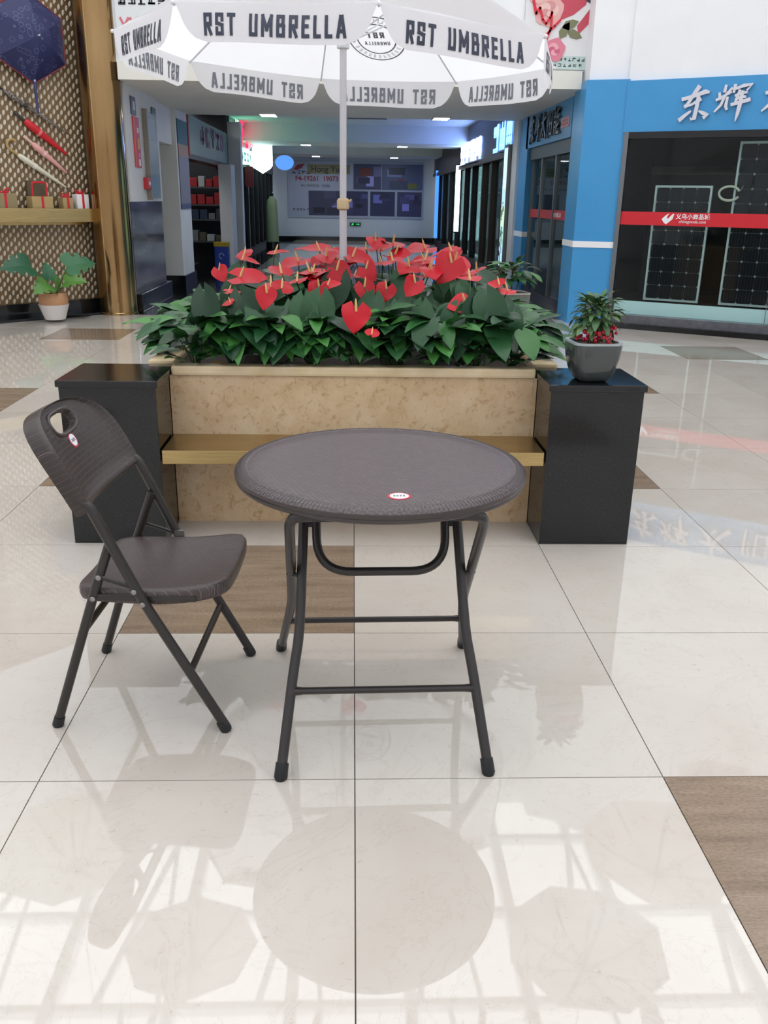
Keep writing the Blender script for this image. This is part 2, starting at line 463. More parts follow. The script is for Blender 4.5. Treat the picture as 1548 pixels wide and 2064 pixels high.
# glazed fronts along left side
lf = sempty('window_1')
MB().box(-2.78, -2.76, 19.0, 29.9, .12, 2.1).obj('pane', m_glass_green, lf)
MB().box(-2.85, -2.7, 19.0, 29.9, 0, .12).obj('sill', m_mull, lf)
for y in (19.1, 20.0, 21.0, 22.2, 23.4, 24.6, 25.8, 27.0, 28.2, 29.4):
    MB().box(-2.82, -2.70, y-.05, y+.05, .12, 2.1).obj('mullion', m_mull, lf)
MB().box(-4.4, -4.3, 18.7, 30.1, 0, 3.05).obj('back_panel', mat('shop_interior_teal', (70, 92, 100), .5), lf)
MB().box(-3.0, -2.72, 19.0, 29.9, 2.1, 3.05).obj('overpanel', mat('overpanel_grey', (96, 104, 112), .5), lf)
# lit sign: red characters above a mint light panel
t = thing('lit_mint_sign', 'glowing mint sign panel with red characters above the left shopfront', 'sign', (-2.68, 19.2, 2.12))
MB().box(-.04, .04, 0, 4.2, 0, .38).obj('light_panel', mat('mint_light', (170, 240, 224), .4, emit=(150, 240, 220), estr=2.2), t)
rg = random.Random(8)
for k in range(4):
    mb = MB(); strokes(mb, 0, 0, .62, .52, rg, 6)
    mb.obj('character', mat('red_neon', (230, 40, 80), .4, emit=(240, 50, 90), estr=1.3) if k else mat('green_neon', (120, 240, 190), .4, emit=(140, 255, 210), estr=2.4), t,
           loc=(.06, .35+k*.95, .66), rot=(0, 0, R(90)))
mb = MB()
for k in range(5): strokes(mb, .7+k*.6, .18, .35, .2, rg, 4)
mb.obj('lettering', mat('mint_print', (130, 170, 170), .5), t, loc=(.045, 0, 0), rot=(0, 0, R(90)))
# shield shaped light box
t = thing('shield_light_box', 'glowing white shield shaped light box hung out over the passage', 'sign', (-2.40, 23.0, 0))
pts = [(-.26, 2.74), (.26, 2.74), (.26, 2.18), (.2, 2.1), (0, 1.98), (-.2, 2.1), (-.26, 2.18)]
MB().plate(pts, -.05, .05).obj('light_face', mat('white_light', (240, 250, 250), .4, emit=(225, 250, 250), estr=5.), t)
MB().box(-.42, -.26, -.02, .02, 2.5, 2.54).obj('bracket', m_greymetal, t)
MB().tube([(-.26, 0, 2.74), (.26, 0, 2.74)], .02, 6).obj('top_rail', m_greymetal, t)
# oval blue sign
t = thing('oval_light_box', 'oval blue light box hung out over the passage near its end', 'sign', (-2.04, 26.0, 2.36))
MB().lathe([(.001, -.04), (.27, -.04), (.27, .04), (.001, .04)], 32).obj('light_face', mat('blue_light', (90, 150, 230), .4, emit=(80, 140, 235), estr=1.1), t, rot=(R(90), 0, 0)).scale = (1, .76, 1)
MB().lathe([(.27, -.045), (.285, -.045), (.285, .045), (.27, .045), (.27, -.045)], 32, closed=True).obj('rim', mat('oval_rim', (190, 200, 235), .4), t, rot=(R(90), 0, 0)).scale = (1, .76, 1)
MB().box(-.72, -.27, -.015, .015, -.02, .02).obj('bracket', m_greymetal, t)
# small red hanging tag sign
t = thing('red_hanging_sign', 'small dark red hanging sign under the glowing mint panel', 'sign', (-2.45, 20.2, 1.75))
MB().plate(rrect(-.1, .1, -.14, .32, .05), -.02, .02).obj('face', mat('hang_red', (140, 30, 44), .4), t)
MB().box(-.25, .02, -.01, .01, .32, .35).obj('bracket', m_greymetal, t)
# sheathed parasol near the passage end
t = thing('sheathed_display_stand', 'tall olive sheathed stand with dark cap at the passage end', 'stand', (-2.27, 24.0, 0))
MB().lathe([(.19, .0), (.19, .2), (.17, .22)], 16).obj('foot', m_black, t, smooth=True)
MB().lathe([(.17, .2), (.165, .6), (.15, 1.1), (.13, 1.32), (.05, 1.42)], 16).obj('sheath', mat('olive_cover', (124, 132, 100), .7), t, smooth=True)
MB().lathe([(.05, 1.4), (.05, 1.5), (.02, 1.54)], 12).obj('cap', m_black, t, smooth=True)

# end poster
t = thing('end_wall_poster', 'large pale poster with machine photos on the passage end wall', 'poster', (.08, 30.14, .75))
W2, H2 = 2.33, 1.84
MB().box(-W2, W2, -.02, 0, 0, H2).obj('sheet', mat('poster_grey', (176, 182, 200), .5), t)
def photo(x0, x1, z0, z1, c, k):
    c = tuple(int(v*1.18) for v in c)
    q = MB().box(x0, x1, -.026, -.02, z0, z1).obj('photo', mat('photo_%d' % k, c, .4), t)
    rp = random.Random(20+k)
    for i in range(5):
        mb = MB(); a = rp.uniform(x0, x1-.2*(x1-x0)); b = rp.uniform(z0, z1-.25*(z1-z0))
        mb.box(a, min(x1, a+rp.uniform(.15, .45)*(x1-x0)), -.027-.0005*i, -.026, b, min(z1, b+rp.uniform(.15, .4)*(z1-z0)))
        cc = [tuple(min(255, int(v*f)) for v in c) for f in (1.5, .6, 2.2, 1.2, .8)][i]
        if k == 1 and i == 2: cc = (150, 40, 40)
        if k == 1 and i == 3: cc = (120, 124, 60)
        if k == 0 and i == 1: cc = (120, 60, 54)
        mb.obj('image_field', mat('photo_%d_%d' % (k, i), cc, .4), q)
photo(.05-.13, .95-.08, .94, 1.76, (66, 66, 92), 0)
photo(.97-.08, 2.3, .94, 1.76, (76, 84, 112), 1)
photo(-1.62, -.5, .08, .88, (58, 58, 80), 2)
photo(-.42, .42, .08, .88, (50, 50, 82), 3)
photo(.5, 1.35, .08, .88, (46, 48, 78), 4)
photo(1.43, 2.28, .08, .88, (58, 56, 88), 5)
MB().box(-1.65, -.2, -.024, -.02, 1.42, 1.72).obj('name_band', mat('poster_olive', (140, 134, 92), .5), t)
text('Hong Yuan', .27, mat('poster_ink', (52, 54, 60), .5), t, loc=(-.92, -.026, 1.56), bold=.003)
text('F4-19261  19073', .22, mat('poster_red', (150, 44, 58), .5), t, loc=(-1.33, -.026, 1.26), bold=.004, sx=.98)
text('F4:19099276  19073', .12, mat('poster_ink', (52, 54, 60), .5), t, loc=(-1.38, -.026, 1.03))
mb = MB(); mb.plate([(-2.12, 1.55), (-1.98, 1.7), (-1.74, 1.74), (-1.84, 1.6), (-2.0, 1.53)], -.024, -.02); mb.obj('emblem', mat('poster_red', (150, 44, 58), .5), t)
mb = MB(); rg = random.Random(4)
for k in range(4): strokes(mb, -2.1+k*.16, 1.46, .11, .11, rg, 4, y=-.021)
for k in range(5): strokes(mb, -2.12+k*.12, .26, .08, .09, rg, 4, y=-.021)
mb.obj('lettering', mat('poster_ink', (52, 54, 60), .5), t)
t = thing('exit_sign', 'small green lit exit sign low on the passage end wall', 'sign', (.07, 30.13, .50))
MB().box(-.19, .19, -.03, 0, 0, .11).obj('case', mat('exit_dark', (20, 60, 40), .4), t)
mb = MB(); mb.plate([(-.13, .02), (-.09, .02), (-.05, .06), (-.09, .09), (-.13, .06)], -.034, -.03); mb.plate([(.02, .045), (.1, .045), (.1, .02), (.15, .055), (.1, .09), (.1, .065), (.02, .065)], -.034, -.03)
mb.obj('symbol', mat('exit_green', (60, 220, 120), .4, emit=(50, 210, 110), estr=1.0), t)

# passage ceiling lights
m_lamp = mat('panel_light', (250, 252, 255), .4, emit=(232, 240, 255), estr=58.)
for (x, y, z, lab) in ((-1.35, 13.25, 2.63, 'first square ceiling light on the left side of the passage'), (1.38, 13.25, 2.63, 'first square ceiling light on the right side of the passage'),
                  (-1.2, 21.9, 2.66, 'second square ceiling light on the left side of the passage'), (1.22, 21.9, 2.66, 'second square ceiling light on the right side of the passage'),
                  (-1.2, 28.3, 2.66, 'last square ceiling light on the left, over the end poster'), (1.3, 28.3, 2.66, 'last square ceiling light on the right, over the end poster')):
    t = thing('ceiling_light', lab, 'light', (x, y, z))
    MB().box(-.12, .12, -.2, .2, -.02, 0).obj('diffuser', m_lamp, t)
    mb = MB(); mb.box(-.14, -.12, -.22, .22, -.025, 0); mb.box(.12, .14, -.22, .22, -.025, 0); mb.box(-.12, .12, -.22, -.2, -.025, 0); mb.box(-.12, .12, .2, .22, -.025, 0)
    mb.obj('frame', m_wallgrey, t)
t = thing('grille_light', 'unlit double tube grille light in the recessed passage ceiling', 'light', (.28, 17.8, 3.045))
MB().box(-.42, .42, -.6, .6, -.03, 0).obj('tray', mat('tray_white', (205, 212, 224), .3), t)
for y in (-.3, .3): MB().box(-.38, .38, y-.14, y+.14, -.045, -.03).obj('reflector', mat('reflector_glow', (230, 236, 246), .3, emit=(200, 215, 245), estr=.5), t)  # faint glow added to the reflectors, though the fitting is unlit
for y in (-.6, 0, .6): MB().box(-.42, .42, y-.02, y+.02, -.06, -.03).obj('bar', m_greymetal, t)

# right side of the passage: brown shopfronts
rw = sempty('window_2')
MB().box(2.86, 2.88, 13.9, 29.9, .1, 2.15).obj('pane', m_glass_green, rw)
MB().box(2.8, 3.0, 13.9, 29.9, 0, .1).obj('sill', m_brownmull, rw)
for y in (14.0, 15.6, 17.0, 18.3, 20.0, 21.5, 23.2, 25.0, 27.0, 29.0):
    MB().box(2.78, 2.92, y-.07, y+.07, .1, 2.15).obj('mullion', m_brownmull if y < 20 else m_mull, rw)
MB().box(4.6, 4.7, 13.6, 30.1, 0, 3.05).obj('back_panel', mat('shop_interior_slate', (92, 98, 108), .5), rw)
MB().box(2.74, 3.0, 13.9, 29.9, 2.15, 3.05).obj('overpanel', mat('brown_overpanel', (70, 56, 62), .4), rw)
MB().box(2.70, 2.74, 13.9, 29.9, 2.13, 2.22).obj('cornice', m_brownmull, rw)
struct(MB().box(2.66, 3.0, 13.45, 13.9, 0, 2.63).obj('pillar_passage_right', m_wallgrey))
def glyph_sign(name, label, y, z, n, pitch, w, h, col, st, seed):
    t = thing(name, label, 'sign', (2.72, y, z)); rg = random.Random(seed)
    m = mat(name+'_light', col, .4, emit=col, estr=st)
    for k in range(n):
        mb = MB(); strokes(mb, 0, 0, w, h, rg, 7, .17)
        mb.obj('character', m, t, loc=(0, -k*pitch, 0), rot=(0, 0, R(-90)))
    MB().box(-.02, .0, -(n-1)*pitch-w*.5, w*.5, -h*.5-.04, -h*.5-.02).obj('rail', m_brownmull, t)
glyph_sign('pale_blue_lit_sign', 'pale blue lit characters above the nearest right passage shop', 16.2, 2.53, 3, .75, .62, .5, (130, 190, 245), 2.0, 5)
glyph_sign('white_blue_lit_sign', 'bright white blue lit characters above the farther right shop', 21.6, 2.48, 4, .95, .8, .5, (190, 215, 255), 4.0, 6)
t = thing('tube_light_column', 'thin glowing white vertical light column between right shopfronts', 'light', (2.72, 22.4, .62))
MB().box(-.05, .05, -.1, .1, 0, 1.62).obj('diffuser', mat('tube_white', (245, 250, 255), .4, emit=(230, 245, 255), estr=5.), t)
MB().box(-.06, .06, -.12, .12, -.04, 0).obj('end_cap', m_mull, t); MB().box(-.06, .06, -.12, .12, 1.62, 1.66).obj('end_cap', m_mull, t)
t = thing('blue_light_column', 'blue glowing edge strip at the far right end of passage', 'light', (2.74, 28.6, .2))
MB().box(-.04, .04, -.2, .2, 0, 2.1).obj('diffuser', mat('edge_blue', (70, 140, 240), .4, emit=(70, 140, 240), estr=1.4), t)
MB().box(-.05, .05, -.22, .22, 2.1, 2.14).obj('end_cap', m_mull, t)
t = thing('landscape_light_box', 'tall pale landscape light box on the passage post beside the blue shop', 'light box', (2.66, 13.98, .25))
MB().box(-.06, .04, -.02, .36, 0, 2.05).obj('case', m_greymetal, t)
mb_c = [((196, 226, 240), 1.35, 2.0), ((170, 206, 214), 1.05, 1.35), ((190, 220, 190), .72, 1.05), ((160, 206, 196), .4, .72), ((170, 210, 232), .05, .4)]
for k, (c, z0, z1) in enumerate(mb_c):
    MB().box(-.065, -.06, .0, .34, z0, z1).obj('light_face', mat('land_%d' % k, c, .4, emit=c, estr=1.1), t)
rg = random.Random(2); mb = MB()
for k in range(26):
    a = rg.uniform(.02, .28); z = rg.uniform(.06, 1.1); mb.box(-.067, -.065, a, a+rg.uniform(.02, .07), z, z+rg.uniform(.02, .12))
mb.obj('print', mat('land_print', (70, 110, 100), .4), t)
t = thing('shop_easel', 'small dark folding easel inside glass near the right shopfront', 'easel', (3.3, 15.2, 0))
for s in (-1, 1): MB().tube([(s*.2, -.1, 0), (s*.12, 0, 1.1)], .018, 6).obj('leg', m_mull, t)
MB().tube([(0, .25, 0), (0, 0, 1.08)], .018, 6).obj('leg', m_mull, t)
MB().box(-.3, .3, -.06, -.03, .4, .95).obj('board', mat('easel_board', (60, 64, 70), .5), t)

# ------------------------------------------------------------------ blue corner pillar and shop beside the passage
bp = struct(MB().prism([(2.62, 8.95), (3.07, 8.8), (3.17, 9.25), (2.72, 9.9), (2.62, 9.5)], 0, 2.7).obj('pillar_blue', m_blue))
mb = MB(); mb.prism([(2.612, 8.943), (3.075, 8.79), (3.085, 8.84), (2.64, 8.99), (2.64, 9.5), (2.612, 9.5)], .895, .965)
mb.obj('white_band', m_white, bp)
struct(MB().prism([(2.66, 9.0), (3.10, 8.86), (3.25, 9.4), (2.66, 9.4)], 2.7, ZT).obj('pillar_white_upper', m_white))
sb = sempty('wall_blue_shop_side')
MB().box(2.70, 2.95, 9.9, 12.9, 2.17, 2.63).obj('fascia', m_blue, sb)
MB().box(2.70, 2.95, 12.75, 13.45, 0, 2.63).obj('end_pier', m_blue, sb)
MB().box(2.69, 2.95, 12.72, 13.45, .86, .94).obj('white_band', m_white, sb)
MB().box(2.8, 4.6, 12.7, 12.76, 0, 2.63).obj('side_panel', m_shopdark, sb)
wd = sempty('window_3')
MB().box(2.80, 2.815, 9.9, 12.75, .12, 2.0).obj('pane', m_glass_green, wd)
MB().box(2.74, 2.86, 9.9, 12.75, 2.0, 2.17).obj('head', m_blackmetal, wd)
MB().box(2.74, 2.9, 9.9, 12.75, 0, .12).obj('sill', m_black, wd)
for y in (10.0, 10.95, 11.9, 12.65): MB().box(2.77, 2.84, y-.035, y+.035, .12, 2.0).obj('mullion', m_greymetal, wd)
MB().box(2.785, 2.798, 9.95, 12.7, 1.17, 1.29).obj('red_strip', mat('strip_red', (206, 28, 42), .4), wd)
mb = MB(); rg = random.Random(31)
for k in range(6): strokes(mb, 1.2+k*.1, 1.23, .07, .06, rg, 4)
mb.obj('lettering', m_white, wd, loc=(2.784, 12.2, 0), rot=(0, 0, R(-90)))
t = thing('small_pink_plate', 'small pink plate on the shaded blue fascia beside the passage', 'sign', (2.69, 10.25, 2.3))
MB().box(0, .02, -.25, .2, 0, .12).obj('plate', mat('plate_pink', (220, 170, 176), .5), t)
mb = MB(); mb.box(-.003, 0, -.2, .14, .03, .05); mb.box(-.003, 0, -.2, .1, .07, .09); mb.obj('print', mat('plate_print', (200, 120, 130), .5), t)

# brush characters: tapered strokes, each a polyline of (x, z, half width)
BRUSH = {
 'east': [[(.12,.66,.05),(.45,.74,.045),(.80,.86,.06),(.90,.84,.03)], [(.58,1.0,.06),(.44,.78,.05),(.28,.50,.045),(.22,.44,.04)],
          [(.22,.45,.045),(.42,.50,.03),(.66,.64,.05)], [(.60,.70,.05),(.58,.40,.05),(.54,.08,.055),(.45,.06,.03),(.42,.12,.01)],
          [(.40,.30,.03),(.24,.18,.045),(.10,.06,.055)], [(.66,.30,.02),(.80,.24,.05),(.92,.18,.065),(.84,.12,.05)]],
 'bright': [[(.10,.78,.03),(.14,.62,.04)], [(.26,.98,.03),(.24,.82,.04)], [(.44,.90,.03),(.30,.74,.035)], [(.04,.60,.035),(.24,.70,.03),(.42,.80,.03)],
            [(.26,.68,.035),(.18,.46,.035),(.02,.28,.02)], [(.34,.66,.03),(.32,.42,.04),(.36,.34,.03)],
            [(.52,.98,.04),(.50,.80,.03)], [(.54,.88,.03),(.76,.96,.04),(.98,.98,.05),(.86,.84,.025)],
            [(.56,.70,.03),(.74,.76,.035),(.86,.78,.03)], [(.66,.84,.03),(.60,.58,.035),(.58,.52,.03)], [(.48,.46,.035),(.72,.52,.045),(.96,.58,.045)],
            [(.58,.60,.03),(.74,.66,.035),(.84,.66,.03)], [(.74,.80,.04),(.72,.50,.05),(.68,.20,.04),(.64,.0,.008)]],
 'great': [[(.08,.62,.04),(.40,.70,.045),(.90,.80,.05)], [(.50,1.0,.05),(.46,.72,.05),(.30,.40,.05),(.02,.14,.02)], [(.50,.66,.03),(.68,.36,.05),(.96,.12,.07)], [(.42,.26,.03),(.52,.14,.05)]],
 'sun': [[(.14,.92,.03),(.14,.05,.04)], [(.14,.92,.03),(.36,.95,.03),(.26,.70,.03),(.38,.54,.03),(.22,.44,.02)], [(.52,.9,.04),(.52,.1,.035)], [(.52,.88,.03),(.9,.92,.035),(.88,.1,.04)], [(.54,.5,.03),(.86,.52,.03)], [(.54,.14,.03),(.88,.15,.03)]],
 'able': [[(.26,1.0,.03),(.12,.78,.03),(.42,.82,.03)], [(.12,.66,.03),(.12,.1,.03)], [(.12,.66,.03),(.42,.68,.03),(.40,.08,.04)], [(.14,.48,.025),(.4,.5,.025)], [(.14,.32,.025),(.4,.33,.025)],
          [(.62,.98,.035),(.62,.62,.035),(.9,.64,.04)], [(.64,.8,.025),(.9,.9,.03)], [(.62,.48,.035),(.62,.1,.035),(.92,.12,.045)], [(.64,.3,.025),(.9,.4,.03)]],
}
def brush(key, size, depth):
    mb = MB()
    for k, st in enumerate(BRUSH[key]):
        L = []; Rr = []
        for i, (x, z, w) in enumerate(st):
            a = st[max(i-1, 0)]; b = st[min(i+1, len(st)-1)]
            d = Vector((b[0]-a[0], b[1]-a[1])).normalized(); n = Vector((-d.y, d.x)); w *= 1.15
            e = Vector((0, 0))
            if i == 0: e = -d*w*.6
            if i == len(st)-1: e = d*w*.6
            L.append(((x+n.x*w+e.x)*size, (z+n.y*w+e.y)*size)); Rr.append(((x-n.x*w+e.x)*size, (z-n.y*w+e.y)*size))
        y0 = -depth-.0007*k
        for i in range(len(st)-1):
            q = [L[i], Rr[i], Rr[i+1], L[i+1]]
            mb.plate(q, y0, 0)
    return mb
m_letter_shaded = mat('shaded_letter', (120, 118, 116), .3, 1.)  # side fascia letters: their shade is put into a darker metal colour
m_letter = mat('silver_letter', (214, 214, 224), .3, .3)
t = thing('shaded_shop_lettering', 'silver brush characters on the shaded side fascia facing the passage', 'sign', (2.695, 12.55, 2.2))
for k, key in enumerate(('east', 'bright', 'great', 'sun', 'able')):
    brush(key, .36, .03).obj('character', m_letter_shaded, t, loc=(0, -.06-k*.42, .02), rot=(0, 0, R(-90)))

# ------------------------------------------------------------------ right hand shop with solar panels
RA = math.atan2(-.522, .853)
RS = (3.07, 8.8, 0)
wr = sempty('wall_right', RS, RA)
MB().box(-.02, 3.9, -.02, .22, 2.155, 2.68).obj('fascia', m_blue, wr)
MB().box(-.02, 4.4, .02, .22, 2.68, ZT).obj('upper_panel', m_white, wr)
MB().box(3.6, 4.5, -.02, .22, 0, 2.155).obj('end_pier', m_blue, wr)
MB().box(0, 3.6, -.2, .25, 0, .06).obj('step', m_black, wr)
MB().box(0, 3.6, -.12, .25, .06, .15).obj('plinth', speckle('grey_plinth_stone', [(.3, (84, 84, 92)), (.7, (104, 104, 112))], 20, .3), wr)
w4 = sempty('window_4', RS, RA)
MB().box(.0, .05, -.03, .06, .15, 2.155).obj('jamb', m_greymetal, w4)
MB().box(3.55, 3.6, -.03, .06, .15, 2.155).obj('jamb', m_greymetal, w4)
MB().box(.05, 3.55, -.03, .06, 2.085, 2.155).obj('head', m_blackmetal, w4)
MB().box(.05, 1.77, .0, .012, .15, 2.085).obj('pane', m_glass, w4)
MB().box(1.776, 3.55, .0, .012, .15, 2.085).obj('pane', m_glass, w4)
MB().box(1.77, 1.776, -.002, .014, .15, 2.085).obj('joint', m_greymetal, w4)
MB().box(.06, 3.54, .04, .07, .15, .30).obj('aqua_panel', mat('aqua_board', (216, 240, 240), .3), w4)
st = MB().box(.03, 3.55, -.010, -.003, 1.165, 1.31).obj('red_strip', mat('strip_red', (206, 28, 42), .4), w4)
MB().plate([(.52, 1.235), (.56, 1.275), (.60, 1.30), (.575, 1.255), (.59, 1.24), (.64, 1.295), (.655, 1.29), (.64, 1.235), (.575, 1.18), (.55, 1.195)], -.014, -.010).obj('emblem', m_white, st)
text('义乌小商品城', .062, m_white, st, loc=(.86, -.012, 1.262), bold=.001)
text('chinagoods.com', .046, m_white, st, loc=(.86, -.012, 1.212), shear=.2)
# shop room behind
sr = sempty('wall_right_shop_room', RS, RA)
MB().box(-.1, 3.9, 1.6, 1.7, 0, 2.6).obj('back_panel', m_dark, sr)
MB().box(-.1, -.04, .25, 1.6, 0, 2.6).obj('side_panel', m_dark, sr)
MB().box(3.9, 3.96, .25, 1.7, 0, 2.6).obj('side_panel', m_dark, sr)
MB().box(-.1, 3.96, .22, 1.7, 2.2, 2.3).obj('ceiling_panel', m_dark, sr)
MB().box(-.1, 3.96, .25, 1.7, .0, .28).obj('display_step', m_dark, sr)
MB().box(-.1, 3.9, 1.56, 1.6, 1.75, 1.85).obj('rail', mat('rail_brown', (86, 74, 66), .5), sr)
t = thing('shop_fascia_lettering', 'silver brush characters on the bright blue fascia over the window', 'sign', RS, RA)
for key, x, z, s in (('east', .565, 2.245, .34), ('bright', .945, 2.235, .36), ('great', 1.42, 2.28, .36), ('sun', 1.9, 2.26, .34), ('able', 2.35, 2.26, .34)):
    brush(key, s, .035).obj('character', m_letter, t, loc=(x, -.022, z))
m_cell = mat('solar_cell_black', (12, 13, 18), .3, spec=.2)
def _cell():
    m = m_cell; n, l, b = nt(m)
    w = n.new('ShaderNodeTexWave'); w.bands_direction = 'X'; w.inputs['Scale'].default_value = 9; l.new(coords(m, 'Object', (1, 1, 1)), w.inputs[0])
    setcol(m, ramp(m, w.outputs['Fac'], [(.9, (12, 13, 18)), (.98, (44, 46, 52))]))
_cell()
m_back = mat('solar_backsheet', (150, 158, 158), .4)
m_frame = mat('silver_frame', (190, 200, 198), .35, .1)
def solar(label, x0, x1, z0, z1, nc, nr, y):
    t = thing('solar_panel', label, 'solar panel', RS, RA, None)
    t.location = Vector(RS)+Matrix.Rotation(RA, 3, 'Z') @ Vector((x0, y, z0))
    W, H = x1-x0, z1-z0
    MB().box(.02, W-.02, 0, .02, .02, H-.02).obj('backsheet', m_back, t)
    for a, b, c, d, nm in ((0, .022, 0, H, 'frame_side'), (W-.022, W, 0, H, 'frame_side'), (.022, W-.022, 0, .022, 'frame_rail'), (.022, W-.022, H-.022, H, 'frame_rail')):
        MB().box(a, b, -.015, .03, c, d).obj(nm, m_frame, t)
    pw = (W-.05)/nc; ph = (H-.05)/nr; g = .0008; ch = min(pw, ph)*.10
    a, b = pw/2-g, ph/2-g
    me = MB().plate([(-a+ch, -b), (a-ch, -b), (a, -b+ch), (a, b-ch), (a-ch, b), (-a+ch, b), (-a, b-ch), (-a, -b+ch)], -.003, 0).mesh('solar_cell'); me.materials.append(m_cell)
    for i in range(nc):
        for j in range(nr):
            link('solar_cell', me, None, t, (.025+(i+.5)*pw, -.0005, .025+(j+.5)*ph))
solar('short silver framed solar panel standing behind the shop glass', .34, .98, .30, 1.60, 4, 8, .30)
solar('tall silver framed solar panel behind the shop glass, right of the short one', 1.21, 2.25, .30, 2.06, 6, 11, .30)
t = thing('cable_coil', 'pale coiled cable hung on the tall solar panel frame', 'cable', Vector(RS)+Matrix.Rotation(RA, 3, 'Z') @ Vector((1.17, .26, 1.52)), RA)
mb = MB(); mb.tube([(.11*math.cos(R(a)), -.01*math.sin(R(a*3)), .075*math.sin(R(a))) for a in range(20, 350, 15)], .014, 6); mb.obj('loop', mat('cable_cream', (206, 206, 186), .5), t)
MB().tube([(.11, 0, .02), (.14, 0, .08)], .008, 6).obj('clip', m_greymetal, t)

# upper right poster over the passage
t = thing('rose_poster', 'upper wall poster with pink roses and red script over the passage', 'poster', (2.03, 9.29, 2.84))
MB().box(-.1, .66, -.02, 0, 0, 1.5).obj('sheet', mat('poster_white', (230, 230, 232), .5), t)
mb = MB(); mb.plate([(-.1, .95), (.1, .70), (.3, .5), (.45, .56), (.58, .66), (.62, .8), (.45, .92), (.2, 1.1)], -.024, -.02); mb.plate([(.52, .36), (.66, .5), (.66, .66), (.5, .45)], -.024, -.02)
mb.obj('red_field', mat('poster_crimson', (198, 74, 92), .5), t)
mb = MB(); mb.plate([(.22, .98), (.35, .86), (.5, .80), (.58, .70), (.66, .66), (.66, 1.1), (.3, 1.1)], -.026, -.02); mb.obj('dark_field', mat('poster_dark', (60, 56, 66), .5), t)
def rose(cx, cz, r, cols, k):
    q = MB().plate([(cx+r*math.cos(R(a))*(1+.08*math.sin(R(a*5))), cz+r*math.sin(R(a))*(1+.08*math.cos(R(a*5)))) for a in range(0, 360, 20)], -.028-.001*k, -.02).obj('rose', mat('rose_%d' % k, cols[0], .5), t)
    for i in range(5):
        a0 = 72*i+20*k; rr = r*(.75-.1*i); xx = cx+r*.25*math.cos(R(a0)); zz = cz+r*.25*math.sin(R(a0))
        MB().plate([(xx+rr*.6*math.cos(R(a)), zz+rr*.5*math.sin(R(a))) for a in range(0, 360, 30)], -.030-.001*k-.0006*i, -.028).obj('petal', mat('rose_%d_%d' % (k, i % 2), cols[1+i % 2], .5), q)
rose(.16, .60, .17, ((228, 176, 172), (236, 196, 190), (214, 150, 150)), 0)
rose(.02, .76, .10, ((232, 186, 180), (240, 206, 200), (216, 160, 158)), 3)
rose(.26, .20, .12, ((222, 130, 150), (236, 170, 182), (206, 100, 128)), 6)
mb = MB()
for cx, cz, a, L in ((.42, .46, 20, .2), (.36, .40, 60, .2), (.48, .36, -20, .18), (.06, .88, 100, .16), (.0, .94, 140, .14)):
    c, s = math.cos(R(a)), math.sin(R(a))
    mb.plate([(cx+c*x-s*z, cz+s*x+c*z) for x, z in ((-L/2, 0), (-L*.2, L*.25), (L*.2, L*.2), (L/2, 0), (L*.2, -L*.2), (-L*.2, -L*.25))], -.031, -.02)
mb.obj('printed_leaf', mat('poster_leaf', (122, 124, 92), .5), t)
def ribbon(pts, w, y0, y1, mb):
    for i in range(len(pts)-1):
        a, b = Vector(pts[i]), Vector(pts[i+1]); d = (b-a).normalized(); n = Vector((-d.y, d.x))*w
        mb.plate([tuple(a+n-d*w*.5), tuple(a-n-d*w*.5), tuple(b-n+d*w*.5), tuple(b+n+d*w*.5)], y0, y1)
mb = MB(); ribbon([(.06, .62), (.1, .5), (.14, .46), (.18, .52), (.2, .58)], .012, -.04, -.02, mb); ribbon([(.2, .58), (.2, .42), (.14, .26), (.08, .2), (.1, .3), (.24, .44), (.3, .5)], .012, -.04, -.02, mb); ribbon([(-.02, .7), (.02, .56), (.06, .62)], .014, -.04, -.02, mb)
mb.obj('script_lettering', mat('poster_script', (214, 40, 62), .5), t)
MB().box(.2, .64, -.024, -.02, .0, .14).obj('caption_band', mat('poster_caption', (196, 214, 212), .5), t)
mb = MB(); rg = random.Random(12)
for k in range(8): strokes(mb, .235+k*.052, .105, .034, .035, rg, 3, .2, -.024)
for k in range(6): strokes(mb, .27+k*.06, .045, .034, .03, rg, 3, .2, -.024)
mb.obj('lettering', mat('poster_green_ink', (70, 96, 84), .5), t)
# upper left poster
t = thing('upper_left_poster', 'upper wall poster with dark and red print beside the gold column', 'poster', (-2.45, 9.29, 2.9))
MB().box(-.22, .5, -.02, 0, 0, 1.3).obj('sheet', mat('poster_pale', (226, 230, 232), .5), t)
mb = MB(); rg = random.Random(9)
for k in range(5): strokes(mb, -.14+k*.11, .545, .085, .1, rg, 5, .2, -.02)
mb.obj('lettering', mat('poster_ink', (52, 54, 60), .5), t)
mb = MB(); ribbon([(-.17, .36), (-.13, .28), (-.08, .36)], .012, -.026, -.02, mb); ribbon([(-.06, .36), (-.02, .28), (.03, .37)], .012, -.026, -.02, mb); ribbon([(.06, .3), (.1, .36), (.14, .3)], .012, -.026, -.02, mb)
mb.obj('script_lettering', mat('poster_rose', (214, 120, 130), .5), t)

